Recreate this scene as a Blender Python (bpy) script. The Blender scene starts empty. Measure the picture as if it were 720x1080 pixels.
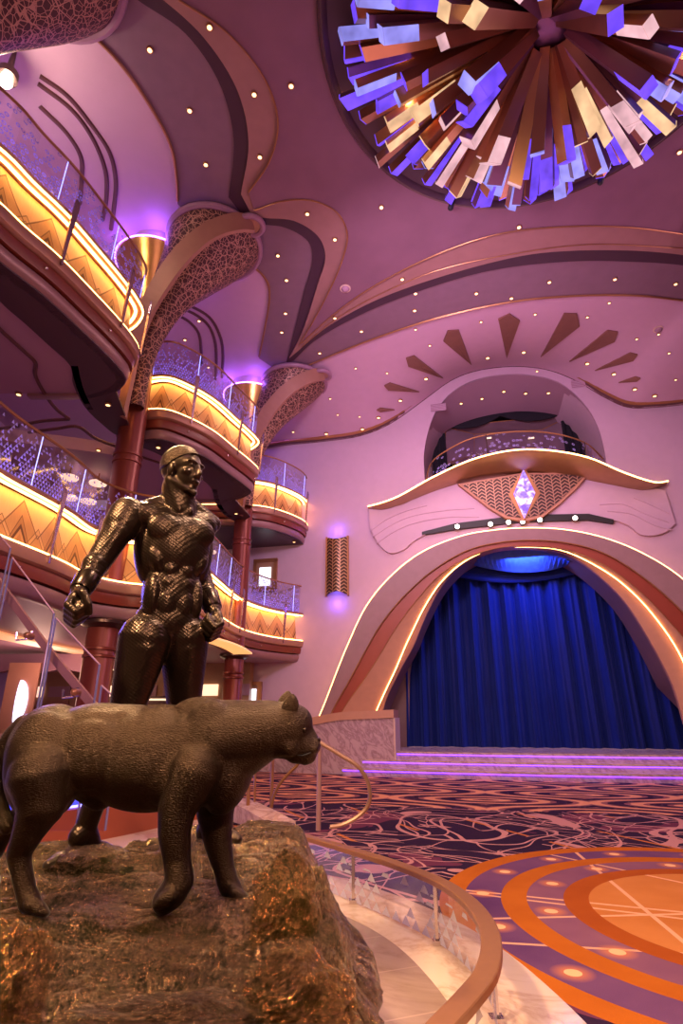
import bpy, math, random
import numpy as np
from mathutils import Vector, Matrix, Quaternion
from mathutils.bvhtree import BVHTree
random.seed(7)
SC = bpy.context.scene
COL = SC.collection
pi = math.pi

# ------------------------------------------------------------------ camera
F = 590.0; HOR = 757.0; H = 1.5
TH = math.atan((HOR - 540) / F); CT, ST = math.cos(TH), math.sin(TH)
CAM = Vector((0, 0, H))
cd = bpy.data.cameras.new('camera'); cam = bpy.data.objects.new('camera', cd); COL.objects.link(cam)
cd.sensor_fit = 'VERTICAL'; cd.sensor_height = 36; cd.lens = 36 * F / 1080
cd.clip_start = 0.05; cd.clip_end = 200
cam.location = CAM; cam.rotation_euler = (pi / 2 + TH, 0, 0)
SC.camera = cam

def ray(px, py):
    X = (px - 360) / F; Y = (py - 540) / F
    return Vector((X, CT + Y * ST, -(Y * CT - ST)))
def at_z(px, py, z):
    d = ray(px, py); return CAM + d * ((z - H) / d.z)
def at_y(px, py, D):
    d = ray(px, py); return CAM + d * (D / d.y)

# ------------------------------------------------------------------ nodes
class E:
    def __init__(s, nt, sock): s.nt = nt; s.s = sock
    def _m(s, op, *a, clamp=False):
        n = s.nt.nodes.new('ShaderNodeMath'); n.operation = op; n.use_clamp = clamp
        for i, v in enumerate((s,) + a):
            if isinstance(v, E): s.nt.links.new(v.s, n.inputs[i])
            else: n.inputs[i].default_value = v
        return E(s.nt, n.outputs[0])
    def __add__(s, o): return s._m('ADD', o)
    __radd__ = __add__
    def __sub__(s, o): return s._m('SUBTRACT', o)
    def __rsub__(s, o): return (s * -1) + o
    def __mul__(s, o): return s._m('MULTIPLY', o)
    __rmul__ = __mul__
    def __truediv__(s, o): return s._m('DIVIDE', o)
    def abs(s): return s._m('ABSOLUTE')
    def fract(s): return s._m('FRACT')
    def floor(s): return s._m('FLOOR')
    def lt(s, o): return s._m('LESS_THAN', o)
    def gt(s, o): return s._m('GREATER_THAN', o)
    def mn(s, o): return s._m('MINIMUM', o)
    def mx(s, o): return s._m('MAXIMUM', o)
    def pp(s, o): return s._m('PINGPONG', o)
    def sqrt(s): return s._m('SQRT')
    def pw(s, o): return s._m('POWER', o)
    def sin(s): return s._m('SINE')
    def clamp(s): return s._m('ADD', 0.0, clamp=True)

class M:
    """material builder"""
    def __init__(s, name):
        s.m = bpy.data.materials.new(name); s.m.use_nodes = True
        s.nt = s.m.node_tree; s.b = s.nt.nodes['Principled BSDF']
    def node(s, t, **kw):
        n = s.nt.nodes.new(t)
        for k, v in kw.items():
            if hasattr(n, k): setattr(n, k, v)
            else:
                i = n.inputs[k.replace('_', ' ')]
                if isinstance(v, E): s.nt.links.new(v.s, i)
                else: i.default_value = v
        return n
    def coord(s, kind='Object'):
        n = s.nt.nodes.new('ShaderNodeTexCoord'); return n.outputs[kind]
    def xyz(s, kind='Object'):
        n = s.nt.nodes.new('ShaderNodeSeparateXYZ'); s.nt.links.new(s.coord(kind), n.inputs[0])
        return [E(s.nt, o) for o in n.outputs]
    def vec(s, x, y, z=0.0):
        n = s.nt.nodes.new('ShaderNodeCombineXYZ')
        for i, v in enumerate((x, y, z)):
            if isinstance(v, E): s.nt.links.new(v.s, n.inputs[i])
            else: n.inputs[i].default_value = v
        return n.outputs[0]
    def noise(s, scale, detail=3, rough=.5, vec=None, dist=0.0, kind='Object'):
        n = s.nt.nodes.new('ShaderNodeTexNoise')
        n.inputs['Scale'].default_value = scale; n.inputs['Detail'].default_value = detail
        n.inputs['Roughness'].default_value = rough; n.inputs['Distortion'].default_value = dist
        s.nt.links.new(vec if vec is not None else s.coord(kind), n.inputs['Vector'])
        return E(s.nt, n.outputs['Fac'])
    def vor(s, scale, feature='F1', vec=None, out='Distance', rnd=1.0):
        n = s.nt.nodes.new('ShaderNodeTexVoronoi'); n.feature = feature
        n.inputs['Scale'].default_value = scale; n.inputs['Randomness'].default_value = rnd
        s.nt.links.new(vec if vec is not None else s.coord(), n.inputs['Vector'])
        return E(s.nt, n.outputs[out])
    def white(s, vec):
        n = s.nt.nodes.new('ShaderNodeTexWhiteNoise'); n.noise_dimensions = '3D'
        s.nt.links.new(vec, n.inputs['Vector']); return E(s.nt, n.outputs['Value'])
    def mix(s, f, a, b):
        n = s.nt.nodes.new('ShaderNodeMix'); n.data_type = 'RGBA'
        if isinstance(f, E): s.nt.links.new(f.s, n.inputs[0])
        else: n.inputs[0].default_value = f
        for i, v in ((6, a), (7, b)):
            if isinstance(v, tuple): n.inputs[i].default_value = (*v, 1)
            else: s.nt.links.new(v, n.inputs[i])
        return n.outputs[2]
    def ramp(s, f, stops, const=False):
        n = s.nt.nodes.new('ShaderNodeValToRGB'); cr = n.color_ramp
        if const: cr.interpolation = 'CONSTANT'
        while len(cr.elements) < len(stops): cr.elements.new(.5)
        for e, (p, c) in zip(cr.elements, stops): e.position = p; e.color = (*c, 1)
        s.nt.links.new(f.s, n.inputs[0]); return n.outputs[0]
    def col(s, c):
        if isinstance(c, tuple): s.b.inputs['Base Color'].default_value = (*c, 1)
        else: s.nt.links.new(c, s.b.inputs['Base Color'])
        return s
    def pbr(s, rough=.5, metal=0.0, spec=None):
        for k, v in (('Roughness', rough), ('Metallic', metal)):
            if isinstance(v, E): s.nt.links.new(v.s, s.b.inputs[k])
            else: s.b.inputs[k].default_value = v
        if spec is not None: s.b.inputs['Specular IOR Level'].default_value = spec
        return s
    def emit(s, c, st):
        if isinstance(c, tuple): s.b.inputs['Emission Color'].default_value = (*c, 1)
        else: s.nt.links.new(c, s.b.inputs['Emission Color'])
        if isinstance(st, E): s.nt.links.new(st.s, s.b.inputs['Emission Strength'])
        else: s.b.inputs['Emission Strength'].default_value = st
        return s
    def bump(s, h, strength=.3, dist=.01):
        n = s.nt.nodes.new('ShaderNodeBump'); n.inputs['Strength'].default_value = strength
        n.inputs['Distance'].default_value = dist
        s.nt.links.new(h.s, n.inputs['Height']); s.nt.links.new(n.outputs[0], s.b.inputs['Normal']); return s

MT = {}
def simple(name, c, rough=.5, metal=0.0, vary=.12, scale=4.0, bump=0.0, bscale=60, spec=None):
    k = M(name); nz = k.noise(scale, 3)
    a = tuple(x * (1 - vary) for x in c); b = tuple(min(1, x * (1 + vary)) for x in c)
    k.col(k.mix(nz, a, b)).pbr(rough, metal, spec)
    if bump: k.bump(k.noise(bscale, 2), bump, .004)
    MT[name] = k.m; return k.m
def light_mat(name, c, st):
    k = M(name); k.col((.8, .8, .8)).emit(c, st); MT[name] = k.m; return k.m

# plain surfaces
simple('main_ceiling', (.235, .115, .165), .75, bump=.35, bscale=35, vary=.18, scale=1.5)
simple('tan_band', (.34, .18, .165), .6, bump=.25, bscale=45)
simple('dark_band', (.05, .018, .04), .5)
simple('grey_mauve', (.23, .135, .185), .55)
simple('pink_plaster', (.60, .38, .52), .6, vary=.05)
simple('wall_plaster', (.60, .42, .55), .65, vary=.06, bump=.15, bscale=25)
simple('dark_trim', (.12, .045, .05), .45)
simple('bronze_trim', (.45, .22, .10), .35, .6)
simple('bronze_cap', (.34, .16, .07), .32, .55, vary=.1, scale=20)
simple('gold_metal', (.75, .42, .13), .28, .9)
simple('dark_metal', (.10, .06, .06), .3, .8)
simple('chrome', (.75, .68, .72), .18, 1.0, vary=.03)
simple('red_brown', (.20, .035, .02), .35)
simple('arch_red', (.34, .06, .03), .45)
simple('arch_tan', (.50, .25, .16), .55, bump=.2, bscale=60)
simple('arch_grey', (.36, .21, .22), .5)
simple('column_red', (.22, .045, .035), .3, .3)
simple('fascia_mauve', (.32, .17, .19), .35, .2)
simple('fascia_tan', (.42, .21, .15), .35, .3)
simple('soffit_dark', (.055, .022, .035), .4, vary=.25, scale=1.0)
simple('soffit_pink', (.42, .24, .34), .5, vary=.08, scale=.7)
simple('pylon_metal', (.42, .30, .36), .25, .8)
simple('bow_gold', (.46, .27, .13), .33, .85)
simple('rail_brown', (.36, .20, .15), .3, .6)
simple('cream', (.75, .55, .45), .5)
simple('black_drape', (.012, .01, .02), .85)
simple('petal_brown', (.26, .12, .09), .5, .2)
simple('black', (.012, .012, .014), .5)
light_mat('led_warm', (1.0, .50, .13), 9.0)
light_mat('led_soft', (1.0, .46, .12), 15.0)
light_mat('led_violet', (.13, .012, 1.0), 4.0)
light_mat('led_blue', (.10, .14, 1.0), 7.0)
light_mat('led_white', (.8, .75, 1.0), 9.0)
light_mat('lamp_warm', (1.0, .60, .24), 3.0)
light_mat('lamp_bright', (1.0, .78, .50), 170.0)
light_mat('spot_white', (1.0, .85, .78), 14.0)
light_mat('screen_light', (.75, .85, 1.0), 2.2)
light_mat('cove_glow', (1.0, .45, .12), 1.1)
light_mat('cove_cream', (1.0, .66, .40), 1.6)

# ------------------------------------------------------------------ mesh helpers
def tag(o, label=None, cat=None, group=None, kind=None):
    if label: o['label'] = label
    if cat: o['category'] = cat
    if group: o['group'] = group
    if kind: o['kind'] = kind
    return o
def empty(name, loc=(0, 0, 0), label=None, cat=None, group=None, rz=0):
    o = bpy.data.objects.new(name, None); COL.objects.link(o); o.location = loc
    o.rotation_euler = (0, 0, rz); o.empty_display_size = .1
    return tag(o, label, cat, group)

class MB:
    def __init__(s): s.v = []; s.f = []; s.uv = []; s.has_uv = False
    def add(s, vs, fs, uvs=None):
        b = len(s.v); s.v += [tuple(v) for v in vs]; s.f += [tuple(i + b for i in f) for f in fs]
        if uvs is not None:
            s.has_uv = True; s.uv += list(uvs)
        else: s.uv += [(0, 0)] * len(vs)
        return s
    def box(s, c, d, rot=None):
        c = Vector(c); x, y, z = (k / 2 for k in d)
        vs = [Vector((a, b, e)) for a in (-x, x) for b in (-y, y) for e in (-z, z)]
        if rot is not None: vs = [rot @ v for v in vs]
        return s.add([v + c for v in vs], [(0, 1, 3, 2), (4, 6, 7, 5), (0, 4, 5, 1), (2, 3, 7, 6), (0, 2, 6, 4), (1, 5, 7, 3)])
    def loft(s, rings, closed=True, cap=True, loop=False, uv=False):
        n = len(rings[0]); vs = [p for r in rings for p in r]; fs = []
        m = len(rings)
        for i in range(m if loop else m - 1):
            j = (i + 1) % m
            for k in range(n if closed else n - 1):
                q = (k + 1) % n
                fs.append((i * n + k, i * n + q, j * n + q, j * n + k))
        if cap and not loop and closed:
            fs.append(tuple(range(n - 1, -1, -1))); fs.append(tuple((m - 1) * n + k for k in range(n)))
        return s.add(vs, fs)
    def tube(s, path, r, n=8, cap=True, loop=False):
        P = [Vector(p) for p in path]; rings = []; up = Vector((0, 0, 1))
        m = len(P); prev = None
        for i in range(m):
            if loop: t = P[(i + 1) % m] - P[i - 1]
            else: t = P[min(i + 1, m - 1)] - P[max(i - 1, 0)]
            if t.length < 1e-9: t = Vector((0, 0, 1))
            t.normalize()
            if prev is None:
                a = up if abs(t.z) < .95 else Vector((1, 0, 0)); x = t.cross(a).normalized()
            else: x = (prev - t * prev.dot(t)).normalized()
            prev = x; y = t.cross(x); rr = r[i] if isinstance(r, (list, tuple)) else r
            rings.append([P[i] + (x * math.cos(2 * pi * k / n) + y * math.sin(2 * pi * k / n)) * rr for k in range(n)])
        return s.loft(rings, cap=cap, loop=loop)
    def prism(s, poly, z0, z1):
        """poly: list of (x,y) -> solid between z0 and z1"""
        n = len(poly)
        vs = [(x, y, z0) for x, y in poly] + [(x, y, z1) for x, y in poly]
        fs = [tuple(range(n - 1, -1, -1)), tuple(range(n, 2 * n))] + [(i, (i + 1) % n, n + (i + 1) % n, n + i) for i in range(n)]
        return s.add(vs, fs)
    def sweep(s, frames, prof, closed=True, cap=True, uvk=None):
        """frames: (origin, out, up) ; prof: (o,z)"""
        rings = [[o + out * a + up * b for a, b in prof] for o, out, up in frames]
        b0 = len(s.v); s.loft(rings, closed=closed, cap=cap)
        if uvk is not None:
            s.has_uv = True; L = 0; last = None; k = b0
            for (o, out, up) in frames:
                if last is not None: L += (o - last).length
                last = o
                for j in range(len(prof)):
                    s.uv[k] = (L, j / (len(prof) - 1) * uvk); k += 1
        return s
    def lathe(s, prof, c=(0, 0, 0), n=24, cap=True):
        c = Vector(c)
        return s.loft([[c + Vector((r * math.cos(2 * pi * k / n), r * math.sin(2 * pi * k / n), z)) for k in range(n)] for r, z in prof], cap=cap)
    def sphere(s, c, r, rot=None, n=12, m=8):
        c = Vector(c); r = (r, r, r) if not isinstance(r, (tuple, list, Vector)) else r
        vs = [Vector((0, 0, -r[2]))]; fs = []
        for i in range(1, m):
            a = -pi / 2 + pi * i / m
            for k in range(n):
                b = 2 * pi * k / n
                vs.append(Vector((r[0] * math.cos(a) * math.cos(b), r[1] * math.cos(a) * math.sin(b), r[2] * math.sin(a))))
        vs.append(Vector((0, 0, r[2])))
        for k in range(n):
            q = (k + 1) % n
            fs.append((0, 1 + q, 1 + k)); fs.append((len(vs) - 1, 1 + (m - 2) * n + k, 1 + (m - 2) * n + q))
            for i in range(m - 2):
                a = 1 + i * n
                fs.append((a + k, a + q, a + n + q, a + n + k))
        if rot is not None: vs = [rot @ v for v in vs]
        return s.add([v + c for v in vs], fs)
    def cap(s, p0, p1, r0, r1, n=24):
        """tapered capsule"""
        p0, p1 = Vector(p0), Vector(p1); t = (p1 - p0); L = t.length; t.normalize()
        path = []; rad = []
        for a in (-80, -55, -28, 0): path.append(p0 + t * (math.sin(math.radians(a)) * r0)); rad.append(r0 * math.cos(math.radians(a)))
        for f in (.33, .66): path.append(p0 + t * L * f); rad.append(r0 + (r1 - r0) * f)
        for a in (0, 28, 55, 80): path.append(p1 + t * (math.sin(math.radians(a)) * r1)); rad.append(r1 * math.cos(math.radians(a)))
        return s.tube(path, rad, n)
    def build(s, name, mat, parent=None, smooth=False, label=None, cat=None, group=None, kind=None):
        me = bpy.data.meshes.new(name); me.from_pydata(s.v, [], s.f)
        if s.has_uv:
            l = me.uv_layers.new(name='UVMap')
            for lp in me.loops: l.data[lp.index].uv = s.uv[lp.vertex_index]
        m = MT[mat] if isinstance(mat, str) else mat
        me.materials.append(m)
        if smooth:
            me.polygons.foreach_set('use_smooth', [True] * len(me.polygons))
            try: me.set_sharp_from_angle(angle=math.radians(42))
            except Exception: pass
        me.validate(); me.update()
        o = bpy.data.objects.new(name, me); COL.objects.link(o)
        if parent is not None:
            o.parent = parent
            if parent.type == 'EMPTY': o.matrix_parent_inverse = Matrix.Translation(-parent.location)
        return tag(o, label, cat, group, kind)

def copy_tree(o, parent=None):
    c = o.copy(); COL.objects.link(c)
    if parent: c.parent = parent
    for ch in o.children: copy_tree(ch, c)
    return c

def catmull(pts, n=8, closed=False):
    P = [np.array(p, float) for p in pts]; out = []; m = len(P)
    for i in range(m if closed else m - 1):
        if closed: p0, p1, p2, p3 = P[i - 1], P[i], P[(i + 1) % m], P[(i + 2) % m]
        else:
            p1, p2 = P[i], P[i + 1]
            p0 = P[i - 1] if i > 0 else 2 * p1 - p2
            p3 = P[i + 2] if i + 2 < m else 2 * p2 - p1
        # centripetal
        def tj(a, b, t): return t + max(1e-6, np.linalg.norm(b - a)) ** .5
        t0 = 0; t1 = tj(p0, p1, t0); t2 = tj(p1, p2, t1); t3 = tj(p2, p3, t2)
        for k in range(n):
            t = t1 + (t2 - t1) * k / n
            A1 = (t1 - t) / (t1 - t0) * p0 + (t - t0) / (t1 - t0) * p1
            A2 = (t2 - t) / (t2 - t1) * p1 + (t - t1) / (t2 - t1) * p2
            A3 = (t3 - t) / (t3 - t2) * p2 + (t - t2) / (t3 - t2) * p3
            B1 = (t2 - t) / (t2 - t0) * A1 + (t - t0) / (t2 - t0) * A2
            B2 = (t3 - t) / (t3 - t1) * A2 + (t - t1) / (t3 - t1) * A3
            out.append((t2 - t) / (t2 - t1) * B1 + (t - t1) / (t2 - t1) * B2)
    if not closed: out.append(P[-1])
    return [tuple(o) for o in out]
def resample(pts, step):
    P = [Vector(p) for p in pts]; out = [P[0].copy()]; acc = 0
    for a, b in zip(P, P[1:]):
        L = (b - a).length
        if L < 1e-9: continue
        d = step - acc
        while d <= L: out.append(a.lerp(b, d / L)); d += step
        acc = L - (d - step)
    if (out[-1] - P[-1]).length > step * .3: out.append(P[-1].copy())
    return out

# ------------------------------------------------------------------ back wall frame
YAW = math.radians(13); CU, SU = math.cos(YAW), math.sin(YAW)
W0 = Vector((5.58, 17.2, 0)); U = Vector((CU, -SU, 0)); NN = Vector((-SU, -CU, 0)); ZZ = Vector((0, 0, 1))
def wuz(px, py, off=0.0):
    d = ray(px, py); o = W0 + NN * off
    t = (o - CAM).dot(NN) / d.dot(NN); p = CAM + d * t
    return ((p - W0).dot(U), p.z)
def wp(u, z, off=0.0): return W0 + U * u + NN * off + ZZ * z
def slab(mb, poly, o0, o1):
    """poly of (u,z) -> solid between offsets o0 and o1 off the back wall"""
    n = len(poly); vs = [wp(u, z, o0) for u, z in poly] + [wp(u, z, o1) for u, z in poly]
    fs = [tuple(range(n - 1, -1, -1)), tuple(range(n, 2 * n))] + [(i, (i + 1) % n, n + (i + 1) % n, n + i) for i in range(n)]
    return mb.add(vs, fs)

# ------------------------------------------------------------------ patterned materials
def mk_carpet():
    k = M('carpet'); x, y, z = k.xyz()
    nz = k.noise(.6, 3); fine = k.noise(9, 3)
    wv = k.node('ShaderNodeTexNoise'); wv.inputs['Scale'].default_value = .55; wv.inputs['Detail'].default_value = 1
    k.nt.links.new(k.coord(), wv.inputs['Vector'])
    add = k.nt.nodes.new('ShaderNodeVectorMath'); add.operation = 'MULTIPLY_ADD'
    k.nt.links.new(wv.outputs['Color'], add.inputs[0]); add.inputs[1].default_value = (1.6, 1.6, 0); k.nt.links.new(k.coord(), add.inputs[2])
    V = add.outputs[0]
    def rings(scale, freq, w):
        d = k.vor(scale, 'F1', V); return ((d * freq).fract() - .5).abs().lt(w)
    l1 = rings(.42, 5.5, .035).mx(rings(.31, 4.2, .03)); l2 = rings(.75, 4.2, .04)
    e1 = k.vor(.9, 'DISTANCE_TO_EDGE', V).lt(.012); e2 = k.vor(1.7, 'DISTANCE_TO_EDGE', V).lt(.014)
    msk = k.noise(.45, 1).gt(.47)
    lines = (l1.mx(e1)).mx((l2.mx(e2)) * msk)
    # straight orange strokes
    st = ((x * .8 + y * .35) * 1.0).fract().lt(.05) * k.noise(.9, 1).gt(.56)
    blob = k.noise(.8, 2, dist=.6).gt(.60)
    base = k.mix(nz, (.016, .007, .030), (.040, .016, .055))
    c = k.mix(blob * .8, base, (.17, .04, .085))
    c = k.mix(lines * .85, c, (.62, .30, .30))
    c = k.mix(st * .85, c, (.60, .19, .045))
    # scallops in front of the stage (distance from the stage front line)
    s = (x * SU + y * CU)            # runs towards the stage
    a = (x * CU - y * SU)
    row = ((s - 10.6) / 1.25).floor(); off = (row * .5).fract() * 3.8
    fa = (((a + off) / 3.8).fract() - .5) * 3.8; fs = (((s - 10.6) / 1.25).fract() * 1.25)
    d = ((fa * fa) * .26 + (fs - .62) * (fs - .62) * 1.6).sqrt()
    sc = ((d * 2.7).fract() - .5).abs()
    scl = k.mix(sc.lt(.15), k.mix(sc.lt(.30), (.028, .010, .045), (.30, .11, .12)), (.80, .36, .20))
    zone = (s + fine * .3 - (x - 3).abs() * .06).gt(11.3)
    c = k.mix(zone * .9, c, scl)
    # the round medallion
    dx = x - 3.41; dy = y - 5.33; r = (dx * dx + dy * dy).sqrt()
    an = k.nt.nodes.new('ShaderNodeMath'); an.operation = 'ARCTAN2'
    k.nt.links.new(dy.s, an.inputs[0]); k.nt.links.new(dx.s, an.inputs[1]); an = E(k.nt, an.outputs[0])
    mott = k.noise(2.2, 4)
    org = k.mix(mott, (.36, .085, .008), (.54, .15, .016))
    org2 = k.mix(mott, (.30, .060, .008), (.44, .10, .014))
    pur = k.mix(k.noise(1.3, 3), (.055, .018, .12), (.24, .10, .20))
    pur2 = k.mix(k.noise(1.3, 3), (.12, .042, .13), (.34, .14, .19))
    cen = k.mix(k.noise(1.6, 4), (.44, .13, .022), (.66, .26, .08))
    med = k.mix(r.gt(1.32), cen, org2); med = k.mix(r.gt(1.53), med, pur2); med = k.mix(r.gt(1.84), med, org)
    med = k.mix(r.gt(2.06), med, pur); med = k.mix(r.gt(2.38), med, org)
    band = (r.gt(1.53) * r.lt(1.84)).mx(r.gt(2.06) * r.lt(2.38)).mx(r.lt(1.32))
    # pale straight strokes
    def stroke(ang, o, w=.02):
        q = dx * math.sin(ang) - dy * math.cos(ang); return (q - o).abs().lt(w)
    sk = stroke(.07, -.12).mx(stroke(-.42, .32)).mx(stroke(-.36, .10)).mx(stroke(.98, -.35)).mx(stroke(2.2, .5)).mx(stroke(-.16, .9, .018)).mx(stroke(1.45, -.9))
    med = k.mix(sk * band * .8, med, (.85, .45, .28))
    # cream spots with a soft orange edge
    def dots(R, n, ph, s0):
        aa = ((an + ph) * (n / (2 * pi))).fract() - .5
        al = aa * (2 * pi / n * R); rr = r - R
        return (al * al + rr * rr).sqrt()
    d1 = dots(2.22, 16, .1, 1).mn(dots(1.685, 12, .35, 1))
    med = k.mix((1 - d1 * 7).clamp() * .9, med, (.80, .26, .06))
    med = k.mix(d1.lt(.055) * .9, med, (.95, .55, .30))
    c = k.mix(r.lt(2.59), c, med)
    k.col(c).pbr(.95, 0, .1).bump(k.noise(130, 2), .35, .01); MT['carpet'] = k.m
mk_carpet()
def mk_marble(name, a, b, sc=1.6, rough=.15, tile=None):
    k = M(name); x_, y_, z_ = k.xyz(); n = k.noise(sc, 8, .62, vec=k.vec(x_ + z_ * .7, y_ + x_ * .4, z_ * .6), dist=.7)
    v = ((n - .5).abs() * 14).clamp().pw(.6)
    c = k.mix(v, b, a)
    if tile:
        x, y, z = k.xyz(); ca, sa = math.cos(.35), math.sin(.35)
        gx = (((x * ca + y * sa) / tile).fract()).lt(.012); gy = (((y * ca - x * sa) / (tile * .5)).fract()).lt(.024)
        c = k.mix(gx.mx(gy) * .6, c, tuple(min(1, q * 1.35) for q in a))
    k.col(c).pbr(rough, 0, .5); MT[name] = k.m
mk_marble('marble_cream', (.74, .58, .46), (.56, .38, .28), 1.3, .12)
mk_marble('marble_taupe', (.33, .23, .19), (.26, .17, .14), .9, .12, tile=1.1)
mk_marble('marble_pink', (.60, .42, .46), (.34, .20, .23), 3.6, .25)
mk_marble('marble_step', (.66, .46, .44), (.42, .25, .25), 2.5, .2)

def mk_fascia():
    k = M('gold_panel'); x, y, z = k.xyz('UV')
    w = .78
    t = (x / w + .5).fract(); t = (t - .5).abs() * 2            # 1 at cell edge, 0 at centre
    v = y                                                        # 0 at the bottom, 1 at the top
    big = (v - (.92 - t * .62))                                  # >0 above the big peaks
    sm = (v - (.62 - t * .95))
    sm2 = (v - (.46 - t * .80))
    tt = ((x / w).fract() - .5).abs() * 2
    up = (v - (.50 - tt * .62))
    gr = k.noise(7, 4, vec=k.vec(x * 8, y * .7)) 
    a = k.mix(gr, (.70, .44, .20), (.86, .58, .30))
    b = k.mix(gr, (.48, .25, .095), (.64, .36, .15))
    c = k.mix(gr, (.38, .18, .065), (.52, .27, .10))
    dk = (.12, .05, .02)
    col = k.mix(big.lt(0), a, b)
    col = k.mix(sm.lt(0), col, c); col = k.mix(sm2.lt(0) * sm2.gt(-.10), col, dk); col = k.mix(sm2.lt(-.10) * sm2.gt(-.2), col, b)
    col = k.mix((up.lt(0) * up.gt(-.13)), col, k.mix(gr, (.58, .33, .14), (.74, .46, .22)))
    ln = big.abs().lt(.022).mx(sm.abs().lt(.02)).mx((up.abs().lt(.014)).mx((up + .13).abs().lt(.014)))
    col = k.mix(ln * .8, col, dk)
    k.col(col).pbr(.4, 0, .4); MT['gold_panel'] = k.m
mk_fascia()
def mk_etched(name, tri=True, nu=9.0, nv=9.0, glow=1.2, white=(.30, .24, 1.0), dens=1.0, body=(.35, .25, .6)):
    k = M(name); x, y, z = k.xyz('UV')
    gx = x * nu; gy = y * nv; row = gy.floor(); gx = gx + (row * .5).fract()
    fx = gx.fract(); fy = gy.fract()
    r = k.white(k.vec(gx.floor(), row, 3))
    r2 = k.white(k.vec(gx.floor(), row, 9))
    if tri: shp = ((fx - .5).abs() * 2.2).lt((1 - fy) * .95)
    else:
        dd = ((fx - .5) * (fx - .5) + (fy - .5) * (fy - .5)).sqrt(); shp = dd.lt(.40) * dd.gt(.20)
    m = shp * r.lt((1.12 - y) * dens)
    k.nt.nodes.remove(k.b)
    out = [n for n in k.nt.nodes if n.type == 'OUTPUT_MATERIAL'][0]
    tr = k.node('ShaderNodeBsdfTransparent'); tr.inputs[0].default_value = (.90, .86, .97, 1)
    gl = k.node('ShaderNodeBsdfGlossy'); gl.inputs['Roughness'].default_value = .05
    fr = k.node('ShaderNodeFresnel'); fr.inputs[0].default_value = 1.3
    clear = k.node('ShaderNodeMixShader'); k.nt.links.new((E(k.nt, fr.outputs[0]) * .3).s, clear.inputs[0]); k.nt.links.new(tr.outputs[0], clear.inputs[1]); k.nt.links.new(gl.outputs[0], clear.inputs[2])
    df = k.node('ShaderNodeBsdfDiffuse'); df.inputs[0].default_value = (.55, .50, .56, 1) if name == 'etched_rail' else (.30, .24, .45, 1)
    em = k.node('ShaderNodeEmission'); em.inputs[0].default_value = (*white, 1)
    k.nt.links.new((( 1.15 - y) * (r2 * .8 + .4) * glow).s, em.inputs[1])
    ad = k.node('ShaderNodeAddShader'); k.nt.links.new(df.outputs[0], ad.inputs[0]); k.nt.links.new(em.outputs[0], ad.inputs[1])
    mx = k.node('ShaderNodeMixShader'); k.nt.links.new((m * .85).s, mx.inputs[0])
    k.nt.links.new(clear.outputs[0], mx.inputs[1]); k.nt.links.new(ad.outputs[0], mx.inputs[2])
    k.nt.links.new(mx.outputs[0], out.inputs[0]); MT[name] = k.m
mk_etched('etched_circles', False, 11, 11, .9, white=(.22, .15, 1.0))
mk_etched('etched_triangles', True, 14, 15, .95, white=(.24, .15, 1.0))
mk_etched('etched_far', True, 14, 15, 1.0, white=(.24, .15, 1.0), dens=1.1)
mk_etched('etched_rail', True, 8, 5.5, .12, white=(.5, .35, .6), dens=.62)
mk_etched('etched_bow', False, 9, 9, .7, white=(.3, .2, .9), dens=.42)
mk_etched('clear_glass', True, 1, 1, 0, dens=-1)
def mk_bronze(name, c1, c2, rough, bs, strength, kind='fur', dist=.01):
    k = M(name); n = k.noise(2.5, 4)
    k.col(k.mix(n, c1, c2)).pbr((k.noise(5, 3) * .25 + rough) if kind != 'rock' else (k.noise(7, 4) * .22 + .03), .85 if kind != 'rock' else 1.0)
    if kind == 'fur':
        x, y, z = k.xyz(); h = k.noise(bs, 3, vec=k.vec(x * .35, y, z * 1.0))
    elif kind == 'weave':
        x, y, z = k.xyz(); h = (((z + x * .7) * 60).fract() - .5).abs() + (((x - y * .6 - z * .5) * 60).fract() - .5).abs()
        h = (h + k.noise(70, 2) * .7) * z.lt(2.72)
    else:
        x, y, z = k.xyz(); q_ = k.vec(x * 1.0 + y * .3, y * 2.2, z * 1.6); v = k.vor(5.5, 'DISTANCE_TO_EDGE', None); h = k.noise(90, 3, .6, vec=q_) * .25 + k.noise(6, 10, .72, vec=q_, dist=1.6) * 2.2 + (v * 9).clamp() * .18 + k.noise(30, 6, .7, vec=q_, dist=.8) * 1.3
    k.bump(h, strength, dist); MT[name] = k.m
mk_bronze('bronze_fur', (.026, .015, .010), (.070, .040, .024), .20, 260, 1.0, 'fur', .0055)
mk_bronze('bronze_weave', (.034, .021, .016), (.070, .044, .030), .20, 100, .45, 'weave', .003)
mk_bronze('bronze_plain', (.03, .019, .015), (.065, .04, .028), .14, 60, .12, 'fur', .004)
mk_bronze('bronze_rock', (.085, .052, .034), (.40, .27, .16), .24, 10, 1.0, 'rock', .016)
mk_bronze('bronze_boulder', (.055, .028, .014), (.36, .20, .085), .16, 10, 1.0, 'rock', .014)

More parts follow.
